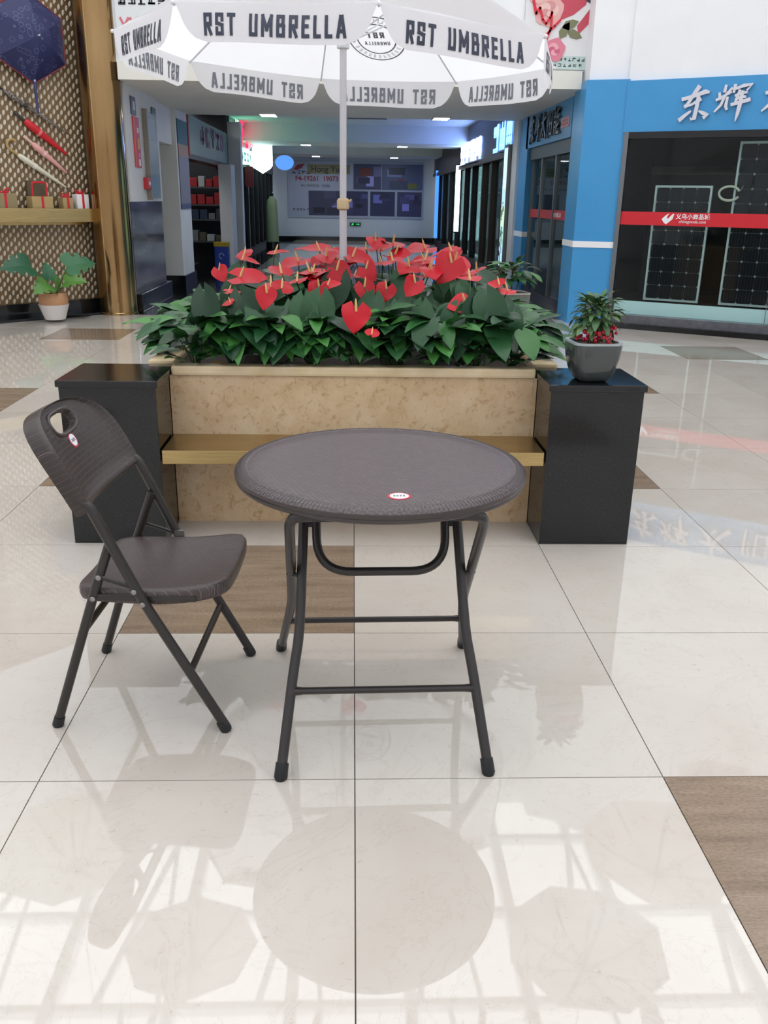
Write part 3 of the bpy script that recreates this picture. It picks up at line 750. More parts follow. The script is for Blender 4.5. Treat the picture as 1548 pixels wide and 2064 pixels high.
# ------------------------------------------------------------------ left display wall
LA = math.atan2(.711, .703)
LS = (-4.096, 8.587, 0)
wl2 = sempty('wall_left', LS, LA)
m_disp = mat('bronze_display_panel', (128, 104, 74), .45, .3)
MB().box(-3.7, 1.36, 0, .12, .16, 4.4).obj('backing', m_disp, wl2)
MB().box(-3.7, 1.36, .02, .12, 4.4, ZT).obj('upper_panel', m_white, wl2)
MB().box(1.29, 1.36, -.03, .1, .16, 4.4).obj('edge_strip', mat('bronze_edge', (104, 82, 58), .4, .5), wl2)
struct(MB().box(-3.7, 1.36, -.05, .12, .03, .17).obj('baseboard_left', m_black, None, loc=LS, rot=(0, 0, LA)))
struct(MB().box(-3.7, 1.40, -.27, .12, 0, .03).obj('trim_6', m_black, None, loc=LS, rot=(0, 0, LA)))
# raised oval scales of the screen, their pale colour paints in its highlights
m_scale = mat('highlight_scale', (224, 214, 196), .3, .25)
pz, px = .099, .092
def scale_pts(s=.86):
    return [(.020*s*math.cos(R(a)), .036*s*math.sin(R(a))+.012*math.cos(R(a))*s) for a in range(0, 360, 45)]
cells = []
nrow = int(4.2/(pz/2))
for r_ in range(nrow):
    for c_ in range(-6, 15):
        x = c_*px+(px/2 if r_ % 2 else 0); z = .2+r_*pz/2
        if -.35 < x < 1.27: cells.append((x, z))
def scale_mesh():
    mb = MB(); P = scale_pts(); n = len(P)
    mb.add([(x, 0, z) for x, z in P]+[(x*.55, -.014, z*.6) for x, z in P], [(i, (i+1) % n, n+(i+1) % n, n+i) for i in range(n)]+[tuple(range(n, 2*n))])
    return mb
sm = scale_mesh(); me_s = sm.mesh('screen_scale'); me_s.materials.append(m_scale)
cells.sort(key=lambda c: (c[1] > 1.75, -c[0]))
for x, z in cells[:300]: link('screen_scale', me_s, None, wl2, (x, 0, z))
mb = MB()
for x, z in cells[300:]: mb.add([(a+x, b, c+z) for a, b, c in sm.v], sm.f)
q = mb.obj('screen_scales', m_scale, wl2); q['kind'] = 'stuff'

t = thing('wall_shelf', 'gold wall shelf carrying small ribboned gifts on the display wall', 'shelf', LS, LA)
MB().box(-1.4, 1.20, -.26, 0, 1.085, 1.235).obj('board', m_gold, t, bev=.004)
MB().box(-1.4, 1.20, -.02, -.001, 1.05, 1.085).obj('back_rail', m_gold, t)
# gifts
m_rib = mat('red_ribbon', (206, 30, 48), .35)
def gift(label, s, w, h, d, col, bag=False):
    t = thing('gift_bag' if bag else 'gift_box', label, 'gift', Vector(LS)+Matrix.Rotation(LA, 3, 'Z') @ Vector((s, -.14, 1.235)), LA)
    MB().box(-w/2, w/2, -d/2, d/2, 0, h).obj('box', mat('gift_%d%d%d' % col, col, .5), t, bev=.004)
    MB().box(-.013, .013, -d/2-.004, d/2+.004, 0, h+.003).obj('ribbon', m_rib, t)
    if bag:
        MB().box(-w/2+.02, w/2-.02, d/2-.02, d/2, h, h+.17).obj('upright_card', mat('gift_dark', (92, 82, 62), .5), t)
        mb = MB(); mb.tube(smoothpath([(-w*.34, -.02, h), (-w*.34, -.02, h+.15), (w*.34, -.02, h+.15), (w*.34, -.02, h)], .03), .011, 6); mb.obj('handle', m_rib, t)
    else:
        for sg_ in (-1, 1):
            mb = MB(); mb.tube([(0, 0, h), (sg_*w*.2, 0, h+.045), (sg_*w*.36, 0, h+.05), (sg_*w*.3, 0, h+.015), (0, 0, h+.004)], .009, 6); mb.obj('bow_loop', m_rib, t)
gift('olive gift box with red bow at the outer end of shelf', .13, .26, .16, .14, (146, 130, 92))
gift('tan gift with tall red handle on the gold shelf', .56, .25, .13, .14, (178, 152, 102), True)
gift('smallest tan gift box with red bow beside the white one', .88, .13, .12, .11, (170, 146, 100))
gift('white gift box with red bow at the column end of shelf', 1.07, .15, .16, .12, (236, 232, 230))

# open navy umbrella on the wall
C0 = Vector(LS); RL = Matrix.Rotation(LA, 3, 'Z')
def onwall(s, out, z): return C0+RL @ Vector((s, -out, z))
m_navy = mat('navy_print_cloth', (38, 44, 92), .5)
def _navy():
    m = m_navy; n, l, b = nt(m)
    v = n.new('ShaderNodeTexVoronoi'); v.feature = 'DISTANCE_TO_EDGE'; v.inputs['Scale'].default_value = 13; l.new(coords(m, 'Object'), v.inputs['Vector'])
    v2 = n.new('ShaderNodeTexVoronoi'); v2.inputs['Scale'].default_value = 13; l.new(coords(m, 'Object'), v2.inputs['Vector'])
    a = ramp(m, v2.outputs['Distance'], [(.0, (38, 44, 92)), (.3, (34, 40, 86)), (.34, (92, 96, 136)), (.40, (34, 40, 86))])
    setcol(m, a)
_navy()
t = thing('open_umbrella', 'open navy patterned umbrella with red hem on the display wall', 'umbrella', onwall(.66, .1, 3.0), LA)
RU = .46
hexv = [(RU*math.sin(R(60*k)), RU*math.cos(R(60*k))) for k in range(6)]
for k in range(6):
    a = hexv[k]; b = hexv[(k+1) % 6]
    mb = MB(); mb.grid(5, 4, lambda u, v: ((a[0]*(1-v)+b[0]*v)*u, -.20*(1-u*u)-.01, (a[1]*(1-v)+b[1]*v)*u))
    mb.obj('canopy_panel', m_navy, t, smooth=True)
    MB().tube([(a[0], -.012, a[1]), (b[0], -.012, b[1])], .006, 5).obj('hem', mat('hem_red', (150, 44, 54), .5), t)
    MB().tube([(0, -.06, 0), (a[0]*.6, -.05, a[1]*.6), (a[0], -.01, a[1])], .004, 5).obj('rib', m_greymetal, t)
MB().tube([(0, -.21, 0), (0, -.245, 0)], .008, 8).obj('ferrule', m_letter, t)
MB().tube([(0, -.05, -.1), (0, -.03, -.46)], .011, 8).obj('shaft', m_letter, t)
MB().tube([(0, -.03, -.44), (0, -.03, -.76)], [.017, .013], 10).obj('handle', mat('navy_handle', (56, 60, 110), .4), t)

def closed_umbrella(label, a, b, col, r, handle, hcol, band, pat=False):
    """a rolled umbrella hung on the display wall from a (handle end) to b (tip); a, b are (s, z)"""
    pa, pb = Vector((a[0], 0, a[1])), Vector((b[0], 0, b[1])); d = (pb-pa); L = d.length
    t = thing('rolled_umbrella', label, 'umbrella', onwall(a[0], .05, a[1]), LA)
    dd = d.normalized()
    P = lambda s: tuple(dd*s*L)
    m = mat('roll_%d_%d_%d' % col, col, .5)
    if pat:
        f = noise(m, coords(m, 'Object'), 60, 3); setcol(m, ramp(m, f, [(.42, (48, 44, 44)), (.55, (150, 140, 128))]))
    h0 = .18
    mb = MB(); mb.tube([P(h0), P(h0+.04), P(h0+.15), P(.5), P(.75), P(.93), P(.96)], [r*.45, r*.9, r, r*.85, r*.6, r*.35, r*.2], 10); mb.obj('rolled_cloth', m, t, smooth=True)
    MB().tube([P(.42), P(.46)], [r*1.02, r*1.0], 10).obj('strap', mat('strap_%d_%d_%d' % band, band, .5), t)
    MB().tube([P(.95), P(1)], [r*.22, r*.12], 8).obj('tip', m_blackmetal if not pat else m_mull, t)
    mh = mat('handle_%d_%d_%d' % hcol, hcol, .4)
    if handle == 'hook':
        n = Vector((-dd.z, 0, dd.x)); hr = L*.07
        pts = [Vector(P(h0+.02)), Vector(P(.06))]
        c = Vector(P(.06))+n*hr
        for k in range(1, 8):
            an = math.pi*k/7*1.15
            pts.append(c-n*hr*math.cos(an)-dd*hr*math.sin(an))
        mb = MB(); mb.tube(pts, r*.42, 8); mb.obj('hook_handle', mh, t, smooth=True)
    else:
        MB().tube([P(0), P(.02), P(h0+.02)], [r*.4, r*.5, r*.4], 8).obj('handle', mh, t, smooth=True)
closed_umbrella('black and white patterned rolled umbrella with hook handle, topmost', (.16, 2.55), (1.06, 2.04), (90, 84, 80), .03, 'hook', (40, 36, 34), (60, 56, 56), True)
closed_umbrella('red rolled umbrella hung slanting on the display wall', (.42, 2.24), (1.03, 1.81), (206, 34, 44), .045, 'straight', (60, 50, 44), (232, 120, 120))
closed_umbrella('pale pink rolled umbrella hung between red and cream ones', (.50, 2.0), (1.0, 1.61), (226, 166, 160), .036, 'straight', (226, 190, 180), (240, 200, 196))
closed_umbrella('cream rolled umbrella with hook handle, lowest on the wall', (.28, 1.88), (.98, 1.45), (220, 216, 196), .034, 'hook', (178, 150, 96), (236, 232, 220))

# gold corner column
mb = MB(); mb.lathe([(.235, .0), (.235, .02), (.225, .03), (.225, 4.6)], 40); 
m_col = mat('polished_gold_cladding', (206, 166, 98), .16, 1.)
setcol(m_col, ramp(m_col, noise(m_col, coords(m_col, 'Object', (1, 1, .5)), 1.6, 2), [(.3, (146, 114, 76)), (.7, (170, 140, 98))]))
struct(mb.obj('pillar_gold', m_col, None, smooth=True, loc=(-2.925, 9.36, 0)))
struct(MB().box(-3.15, -2.72, 9.32, 9.62, 4.6, ZT).obj('pillar_gold_upper', m_white))

# ------------------------------------------------------------------ leaves
def leaf_mesh(name, L, W, m, lobe=.16, fold=.25, droop=.25, wave=0., rows=7, tipp=.74, smooth=True):
    mb = MB()
    def fn(u, v):
        s = v*2-1; t = u
        w = W*.5*max(0., math.sin(math.pi*min(1, (t*.985+.012))**tipp))**.85
        x = L*t-lobe*L*abs(s)**1.2*(1-t)**2
        y = w*s
        z = fold*abs(s)**1.4*w-droop*L*t*t+wave*W*math.sin(t*9+s*2)*abs(s)
        return (x, y, z)
    mb.grid(rows, 4, fn)
    me = mb.mesh(name, True, 80); me.materials.append(m)
    return me
def leafmat(name, c1, c2, rough=.36, spec=.36, tr=.15):
    m = mat(name, c1, rough, spec=spec); n, l, b = nt(m)
    oi = n.new('ShaderNodeObjectInfo'); f = noise(m, coords(m, 'Object'), 22, 3)
    a = ramp(m, oi.outputs['Random'], [(0., c1), (1., c2)])
    c = mixc(m, .22, a, ramp(m, f, [(.35, (150, 150, 150)), (.65, (255, 255, 255))]), 'MULTIPLY')
    setcol(m, c)
    b.inputs['Transmission Weight'].default_value = 0
    return m
m_leafD = leafmat('dark_green_leaf', (20, 54, 32), (50, 96, 56))
m_leafM = leafmat('mid_green_leaf', (28, 72, 40), (74, 136, 62))
m_leafP = leafmat('pot_plant_leaf', (52, 88, 58), (104, 136, 82))
m_red = leafmat('red_spathe', (186, 12, 32), (208, 30, 46), .38, .3)
m_spad = mat('spadix_cream', (226, 190, 128), .5)
m_stalk = mat('stalk_green', (58, 92, 52), .5)

LEAF_D = [leaf_mesh('leaf', 1, .62, m_leafD, .2, .25, .22, .03), leaf_mesh('leaf', 1, .7, m_leafD, .24, .15, .35, .04), leaf_mesh('leaf', 1, .56, m_leafD, .18, .35, .12, .02)]
LEAF_M = [leaf_mesh('leaf', 1, .55, m_leafM, .08, .3, .3, .03), leaf_mesh('leaf', 1, .48, m_leafM, .05, .25, .42, .03), leaf_mesh('leaf', 1, .62, m_leafM, .12, .2, .2, .04)]
SPATHE = [leaf_mesh('spathe', 1, .95, m_red, .34, .10, .05, .03, 7, .55), leaf_mesh('spathe', 1, 1.02, m_red, .36, .04, .16, .04, 7, .52), leaf_mesh('spathe', 1, .9, m_red, .32, .22, .02, .02, 7, .56)]
ME_SPAD = MB().tube([(0, 0, 0), (0, 0, .3), (0, 0, .8), (0, 0, 1)], [.10, .11, .08, .03], 7).mesh('spadix', True); ME_SPAD.materials.append(m_spad)
def orient(direction, normal_hint):
    x = Vector(direction).normalized(); z = Vector(normal_hint); z = (z-x*z.dot(x)).normalized(); y = z.cross(x)
    return Matrix((x, y, z)).transposed().to_euler()

# ------------------------------------------------------------------ planter
m_stone = mat('peach_marble', (206, 172, 130), .22, spec=.5)
def _stone():
    m = m_stone; v = coords(m, 'Object')
    a = noise(m, v, 6.5, 8, .7, .4); c = ramp(m, a, [(.3, (204, 172, 132)), (.48, (216, 186, 148)), (.62, (222, 196, 160)), (.78, (230, 208, 176))])
    b_ = noise(m, v, 26, 7, .72, .8); d = ramp(m, b_, [(.36, (196, 168, 138)), (.47, (255, 255, 255))])
    c = mixc(m, .55, c, d, 'MULTIPLY'); setcol(m, c)
_stone()
m_cap = speckle('cream_marble_cap', [(.3, (222, 196, 152)), (.6, (236, 214, 176)), (.75, (242, 226, 196))], 7, .2)
PL = thing('stone_planter', 'large peach marble planter with a cream rim, black pillars at its corners', 'planter', (0, 2.75, 0))
MB().box(-.80, .80, -.85, -.80, 0, .672).obj('front_slab', m_stone, PL)
MB().box(-.80, .80, .80, .85, 0, .672).obj('rear_slab', m_stone, PL)
MB().box(-.90, -.85, -.72, .72, 0, .672).obj('side_slab', m_stone, PL)
MB().box(.85, .90, -.72, .72, 0, .672).obj('side_slab', m_stone, PL)
MB().box(-.79, .79, -.865, -.79, .672, .715).obj('rim', m_cap, PL, bev=.012)
MB().box(-.79, .79, .79, .865, .672, .715).obj('rim', m_cap, PL, bev=.012)
MB().box(-.915, -.80, -.735, .735, .672, .715).obj('rim', m_cap, PL, bev=.012)
MB().box(.80, .915, -.735, .735, .672, .715).obj('rim', m_cap, PL, bev=.012)
MB().box(-.84, .84, -.70, .70, .02, .68).obj('soil', speckle('dark_soil', [(.3, (34, 28, 24)), (.7, (62, 50, 42))], 60, .9, bstr=.5), PL)
MB().box(-.79, .79, -.79, -.70, .02, .675).obj('soil_edge', MATS['dark_soil'], PL)
MB().box(-.79, .79, .70, .79, .02, .675).obj('soil_edge', MATS['dark_soil'], PL)
for lab, x, y in (('black granite pillar at planter front corner, behind the chair', -.995, 1.81), ('black granite pillar at planter front corner, carrying the berry pot', .995, 1.81),
                  ('black granite pillar at planter rear corner, nearer the gold column', -.995, 3.69), ('black granite pillar at planter rear corner, carrying a leafy grey pot', .995, 3.69)):
    t = thing('granite_pillar', lab, 'pillar', (x, y, 0))
    MB().box(-.193, .193, -.187, .187, 0, .672).obj('body', m_black, t, bev=.002)
    MB().box(-.203, .203, -.197, .197, .672, .70).obj('cap', m_black, t, bev=.005)
t = thing('brass_bench', 'long brass bench ledge across the planter front behind the table', 'bench', (0, 1.765, 0))
MB().box(-.795, .795, -.137, .137, .352, .410).obj('seat_board', m_gold, t, bev=.002)
MB().box(-.795, .795, .10, .134, .30, .352).obj('support_rail', m_gold, t)
lf_ = link('fallen_leaf', leaf_mesh('fallen_leaf', .07, .035, mat('dry_leaf', (196, 146, 72), .6), .05, .2, .1), None, None, (-.62, 1.915, .722), (0.1, -.05, .2))
tag(lf_, 'dry tan fallen leaf lying on the planter rim', 'leaf')

# anthuriums: twelve clumps in three rows
FLOWERS = [(-0.654, 2.562, 1.041, 0.084), (-0.574, 2.974, 1.129, 0.086), (-0.541, 2.78, 1.089, 0.124), (-0.515, 2.594, 1.029, 0.178), (-0.405, 2.444, 1.01, 0.118), (-0.395, 2.992, 1.121, 0.121), (-0.318, 2.703, 1.085, 0.157), (-0.255, 2.547, 1.06, 0.131), (-0.246, 3.144, 1.13, 0.2), (-0.179, 2.565, 1.059, 0.152), (-0.176, 2.34, 0.975, 0.1), (-0.395, 2.081, 0.977, 0.098), (-0.066, 2.547, 1.043, 0.126), (-0.04, 2.925, 1.13, 0.176), (0.032, 2.754, 1.111, 0.164), (-0.12, 2.8, 1.078, 0.142), (0.071, 2.501, 1.063, 0.093), (0.112, 3.072, 1.17, 0.117), (0.221, 3.078, 1.169, 0.141), (0.173, 2.792, 1.103, 0.116), (0.266, 2.327, 1.011, 0.104), (0.342, 3.066, 1.145, 0.17), (0.389, 2.78, 1.119, 0.138), (0.466, 2.914, 1.132, 0.164), (0.451, 2.562, 1.075, 0.157), (0.531, 2.713, 1.089, 0.157), (0.527, 2.37, 1.052, 0.126), (0.595, 2.587, 1.068, 0.106), (0.001, 1.951, 0.912, 0.118), (0.079, 1.952, 0.856, 0.068), (0.473, 2.168, 0.952, 0.115), (0.695, 2.337, 0.998, 0.1), (0.669, 2.399, 1.028, 0.086), (0.053, 2.346, 0.984, 0.1), (0.138, 2.304, 0.985, 0.089), (-0.571, 2.138, 0.949, 0.057), (-0.337, 2.39, 1.009, 0.106), (-0.27, 2.464, 1.033, 0.103), (-0.14, 2.769, 1.108, 0.126), (0.247, 2.997, 1.124, 0.121), (0.252, 2.589, 1.082, 0.116), (-0.375, 2.53, 1.066, 0.13), (-0.562, 2.286, 0.987, 0.074), (0.379, 2.517, 1.07, 0.114), (-0.107, 2.385, 1.013, 0.091)]
for (x, y, z, w_) in FLOWERS[:] :
    if -.35 < x < .65 and y > 2.45 and (round(x*1000) % 3): FLOWERS.append((x+.055*(1 if round(x*500) % 2 else -1), y+.09, z-.025, w_*.82))
FACING = {(-0.654, 2.562): 1, (-0.176, 2.34): 1, (-0.395, 2.081): 1, (0.001, 1.951): 1, (0.266, 2.327): 1, (0.071, 2.501): 1, (-0.066, 2.547): 1, (0.473, 2.168): .5, (0.451, 2.562): 1, (0.138, 2.304): 1, (0.053, 2.346): 1}
ROWN = ['front', 'middle', 'rear']; COLN = ['first', 'second', 'third', 'fourth']
clump = []
rl = random.Random(77)
for r_, (y, h) in enumerate(((2.12, .88), (2.62, .98), (3.12, 1.0))):
    for c_ in range(4):
        x = (-.56, -.2, .2, .56)[c_]
        lab = 'red anthurium clump in the planter %s row, %s from the chair side' % (ROWN[r_], COLN[c_])
        t = thing('anthurium', lab, 'plant', (x, y, .68), 0, 'anthuriums filling the planter')
        clump.append((t, x, y))
        nl = (26, 20, 12)[r_]
        for k in range(nl):
            a = rl.uniform(0, 2*math.pi)
            if r_ == 0 and k % 2 == 0: a = -math.pi/2+rl.uniform(-.9, .9)
            rad = rl.uniform(.06, .2); zz = rl.uniform(.10, h-.70+.06); L = rl.uniform(.15, .235)
            p = Vector((math.cos(a)*rad, math.sin(a)*rad, zz))
            dn = rl.uniform(-.9, .25)
            d = Vector((math.cos(a), math.sin(a), dn))
            nh = (math.cos(a)*.3, math.sin(a)*.3-.25, 1)
            if r_ < 2 and k % 3 == 0:
                d = Vector((rl.uniform(-.5, .5), -.45, -.9)); nh = (rl.uniform(-.3, .3), -1, .55); p.z = rl.uniform(.24, h-.70+.10); p.y = max(p.y, -.09)
            tz = p.z+L*(d.z/d.length-.25); ty = p.y+L*d.y/d.length
            if r_ == 0 and ty < -.17 and tz < .07: p.z += .07-tz
            link('leaf', rl.choice(LEAF_D), None, t, p, orient(d, nh), (L, L, L))
        mb = MB()
        for k in range(5):
            a = k*1.26; mb.tube([(0, 0, -.01), (math.cos(a)*.07, math.sin(a)*.07, .12), (math.cos(a)*.12, math.sin(a)*.12, .2)], .004, 5)
        mb.obj('leaf_stalks', m_stalk, t)
for k, (x, y, z, s) in enumerate(FLOWERS):
    t, cx, cy = min(clump, key=lambda c: (c[1]-x)**2+(c[2]-y)**2)
    if z < 1.035:   # the low blooms stand out in front of the leaves
        k_ = .13/(y+1.88); x -= x*k_; y_ = y-.13; z += (1.4-z)*k_
    else: y_ = y
    p = Vector((x-cx, y_-cy, z-.68)); f = FACING.get((FLOWERS[k][0], FLOWERS[k][1]), 0)
    a = rl.uniform(0, 2*math.pi)
    nrm = Vector((rl.uniform(-.4, .4), rl.uniform(-.55, .0)-f*1.2, 1)) if f < 1 else Vector((rl.uniform(-.2, .35), -1, .42))
    nrm.normalize()
    side = Vector((math.cos(a), math.sin(a), 0)) if f < 1 else Vector((rl.uniform(-.6, .8), -.3, -.7))
    d = (side-nrm*side.dot(nrm)).normalized()
    s *= 1.0
    link('spathe', SPATHE[k % 3], None, t, p-d*s*.34, orient(d, nrm), (s*.84, s*1.06, s))
    sp = d*.25+nrm; L = min(s*.46, .055)
    sd = orient(sp, d); q = link('spadix', ME_SPAD, None, t, p-d*s*.28, None, (L, L, L)); q.rotation_euler = (Vector((d.x*.35, d.y*.35-.05, .9))).to_track_quat('Z', 'Y').to_euler()
    base = Vector((p.x*.35, p.y*.35, 0)); m_ = (base+p)*.5+Vector((0, 0, .06))
    MB().tube([base, m_, p-d*s*.3], .0032, 5).obj('flower_stalk', m_stalk, t)

# low foliage plants along the front and sides of the planter
spots = [(-.70+.175*i, 2.0+.03*(i % 2), -90, i) for i in range(9)]+[(-.80, 2.3+.32*i, 180, 20+i) for i in range(4)]+[(.80, 2.3+.32*i, 0, 30+i) for i in range(4)]
ORD = ['first', 'second', 'third', 'fourth', 'fifth', 'sixth', 'seventh', 'eighth', 'ninth']
for (x, y, ang, i) in spots:
    if i < 20: lab = 'low green foliage plant behind the planter front rim, %s from the chair side' % ORD[i]
    elif i < 30: lab = 'low green foliage plant on the chair side of planter, %s from the front' % ORD[i-20]
    else: lab = 'low green foliage plant on the berry pot side of planter, %s from the front' % ORD[i-30]
    t = thing('foliage_plant', lab, 'plant', (x, y, .68), 0, 'low foliage plants edging the planter')
    n = 24 if i < 20 else 24
    for k in range(n):
        a = R(ang)+rl.uniform(-1.5, 1.5)
        rad = rl.uniform(.02, .13); zz = rl.uniform(.03, .24)
        if i < 20: rad = min(rad, .10)
        L = rl.uniform(.11, .18)
        p = Vector((math.cos(a)*rad, math.sin(a)*rad, zz)); dn = rl.uniform(-.55, .75) if zz > .1 else rl.uniform(.05, .8)
        if i >= 20 and zz > .1: dn = rl.uniform(-.3, .5); 
        d = Vector((math.cos(a), math.sin(a), dn))
        if i < 20 and zz <= .1: L *= .75
        if i >= 20: p.z = zz = min(zz, .17)
        tipz = zz+L*(dn/d.length-.35)
        if i < 20 and tipz < .06: p.z += .06-tipz
        me = rl.choice(LEAF_M if rl.random() < .72 else LEAF_D)
        link('leaf', me, None, t, p, orient(d, (0, -.15, 1)), (L, L, L))
    mb = MB()
    for k in range(6):
        a = R(ang)+(k-2.5)*.5; mb.tube([(0, 0, -.01), (math.cos(a)*.04, math.sin(a)*.04, .08), (math.cos(a)*.09, math.sin(a)*.09, .15)], .003, 5)
    mb.obj('leaf_stalks', m_stalk, t)

# potted plants on the pillars
def square_pot(t, w0, w1, h, m, mrim):
    n = 5; prof = [(w0*.82, 0), (w0*1.0, .010), (w0+(w1-w0)*.52, h*.3), (w0+(w1-w0)*.86, h*.62), (w1, h*.94), (w1, h), (w1*.88, h), (w1*.84, h*.9)]
    mb = MB(); rings = []
    for w, z in prof:
        ring = rrect(-w, w, -w, w, w*.42, n); rings.append([(x, y, z) for x, y in ring])
    b = len(mb.v); nn = len(rings[0])
    for r_ in rings: mb.v += r_
    for i in range(len(rings)-1):
        for k in range(nn): mb.f.append((b+i*nn+k, b+i*nn+(k+1) % nn, b+(i+1)*nn+(k+1) % nn, b+(i+1)*nn+k))
    mb.f.append(tuple(range(nn-1, -1, -1)))
    mb.obj('pot', m, t, smooth=True, ang=40)
    mb = MB(); a = rrect(-w1*1.01, w1*1.01, -w1*1.01, w1*1.01, w1*.42, n); c = rrect(-w1*.87, w1*.87, -w1*.87, w1*.87, w1*.36, n)
    mb.add([(x, y, h*.985) for x, y in a]+[(x, y, h+.006) for x, y in a]+[(x, y, h+.006) for x, y in c]+[(x, y, h*.985) for x, y in c],
           [(r_*nn+k, r_*nn+(k+1) % nn, ((r_+1) % 4)*nn+(k+1) % nn, ((r_+1) % 4)*nn+k) for r_ in range(4) for k in range(nn)])
    mb.obj('rim', mrim, t)
    w = w1*.85; MB().prism(rrect(-w, w, -w, w, w*.4, n), h*.85, h*.93).obj('soil', speckle('bark_soil', [(.3, (70, 44, 34)), (.7, (120, 84, 66))], 70, .9, bstr=.6), t)
m_pot = mat('slate_glazed_pot', (68, 74, 74), .12, spec=.6)
m_potrim = mat('pot_rim_grey', (164, 172, 172), .3)
LEAF_S = [leaf_mesh('leaf', 1, .54, m_leafP, .0, .3, .35, .04, 5, .75), leaf_mesh('leaf', 1, .46, m_leafP, .0, .2, .6, .04, 5, .8)]
t = thing('berry_plant', 'small leafy plant with red berries in a slate pot on black pillar', 'plant', (.987, 1.735, .70), R(4))
square_pot(t, .066, .101, .158, m_pot, m_potrim)
for k in range(5):
    a = k*1.3; MB().tube([(math.cos(a)*.02, math.sin(a)*.02, .13), (math.cos(a)*.03, math.sin(a)*.03, .22), (math.cos(a)*.05, math.sin(a)*.05, .31)], .004, 6).obj('stem', mat('woody_stem', (96, 78, 60), .7), t)
for k in range(210):
    a = rl.uniform(0, 2*math.pi); el = rl.uniform(-.75, 1.25)
    c = Vector((0, 0, .262)); dr = Vector((math.cos(a)*math.cos(el), math.sin(a)*math.cos(el), math.sin(el)))
    p = c+Vector((dr.x*.085, dr.y*.085, dr.z*.085))*rl.uniform(.4, 1.); d = Vector((dr.x, dr.y, dr.z*.6-.15+rl.uniform(-.2, .5)))
    L = rl.uniform(.04, .066)
    link('leaf', rl.choice(LEAF_S), None, t, p, orient(d, (0, 0, 1) if abs(d.normalized().z) < .95 else (1, 0, 0)), (L, L, L))
me_ber = MB().ball((0, 0, 0), .0075, 7, 5).mesh('berry', True); me_ber.materials.append(mat('red_berry', (176, 24, 48), .25))
for cl in range(7):
    a = -2.6+cl*.36 if cl < 6 else 1.0; c = Vector((math.cos(a)*.078, math.sin(a)*.078, rl.uniform(.175, .215)))
    for k in range(9):
        link('berry', me_ber, None, t, c+Vector((rl.uniform(-.018, .018), rl.uniform(-.018, .012), rl.uniform(-.022, .022))))
t = thing('leafy_pot_plant', 'leafy green plant in a grey square pot on the rear black pillar', 'plant', (.97, 3.66, .70), R(10))
square_pot(t, .075, .104, .165, mat('grey_pot', (112, 112, 108), .4), mat('grey_pot_rim', (196, 190, 180), .5))
for k in range(6):
    a = k*1.1; MB().tube([(math.cos(a)*.02, math.sin(a)*.02, .13), (math.cos(a)*.05, math.sin(a)*.05, .24), (math.cos(a)*.10, math.sin(a)*.10, .32)], .004, 6).obj('stem', MATS['woody_stem'], t)
for k in range(60):
    a = rl.uniform(0, 2*math.pi); el = rl.uniform(-.2, 1.2); dr = Vector((math.cos(a)*math.cos(el), math.sin(a)*math.cos(el), math.sin(el)))
    p = Vector((0, 0, .27))+Vector((dr.x*.14, dr.y*.12, dr.z*.10))*rl.uniform(.4, 1); d = Vector((dr.x, dr.y, dr.z*.4-.2+rl.uniform(-.2, .4))); L = rl.uniform(.07, .11)
    link('leaf', rl.choice(LEAF_M), None, t, p, orient(d, (0, 0, 1) if abs(d.normalized().z) < .95 else (1, 0, 0)), (L, L, L))

# potted monstera by the display wall
t = thing('monstera', 'potted monstera with broad split leaves against the display wall', 'plant', (-3.45, 8.52, .0305), LA)
MB().lathe([(.11, 0), (.118, .01), (.165, .16), (.172, .17)], 28).obj('pot_base', mat('white_pot', (226, 222, 220), .4), t, smooth=True)
MB().lathe([(.150, .16), (.163, .19), (.160, .25), (.150, .30), (.135, .30), (.13, .27)], 28).obj('pot_band', mat('terracotta_band', (190, 142, 104), .6), t, smooth=True)
MB().lathe([(.0, .27), (.14, .275)], 20).obj('soil', MATS['dark_soil'], t)
def monstera_mesh():
    mb = MB(); N = 13
    out = []
    for i in range(N+1):
        u = i/N
        w = .5*(math.sin(math.pi*min(1, u*.97+.03)**.6))**.8
        out.append((u, w))
    for sd in (-1, 1):
        for i in range(N):
            (u0, w0), (u1, w1) = out[i], out[i+1]
            cut = .62 if i % 3 == 2 and i > 2 else 1.
            mid0, mid1 = w0*.62, w1*.62
            def P(u, w): return (u-.2*abs(w)*2*(1-u)**2-.05, sd*w, .18*abs(w)-.35*u*u)
            q = [P(u0, 0), P(u1, 0), P(u1, mid1), P(u0, mid0)]
            mb.quad(*(q if sd > 0 else q[::-1]))
            if cut == 1.:
                q = [P(u0, mid0), P(u1, mid1), P(u1, w1), P(u0, w0)]
                mb.quad(*(q if sd > 0 else q[::-1]))
    return mb.mesh('leaf', True, 80)
me_m = monstera_mesh(); me_m.materials.append(leafmat('monstera_green', (44, 92, 66), (62, 116, 78), .3))
me_m2 = monstera_mesh(); me_m2.materials.append(leafmat('monstera_light', (84, 132, 60), (92, 140, 66), .3))
for (x, y, z, dx, dy, dz, L, me) in ((-.24, 0, .60, -.8, -.2, .15, .34, me_m), (.22, 0, .58, .75, -.25, .25, .34, me_m), (-.10, -.1, .40, -.8, -.5, -.1, .24, me_m2), (.12, -.1, .42, .45, -.6, .2, .24, me_m2), (0, .05, .45, .1, .1, 1, .2, me_m), (.02, -.1, .34, -.1, -.4, .5, .2, me_m2)):
    link('leaf', me, None, t, (x, y, z), orient((dx, dy, dz), (0, -.8, .8)), (L, L, L))
    MB().tube([(x*.1, y*.1, .27), (x*.6, y*.6, z*.8), (x, y, z)], .008, 6).obj('stalk', mat('monstera_stalk', (70, 120, 62), .5), t)

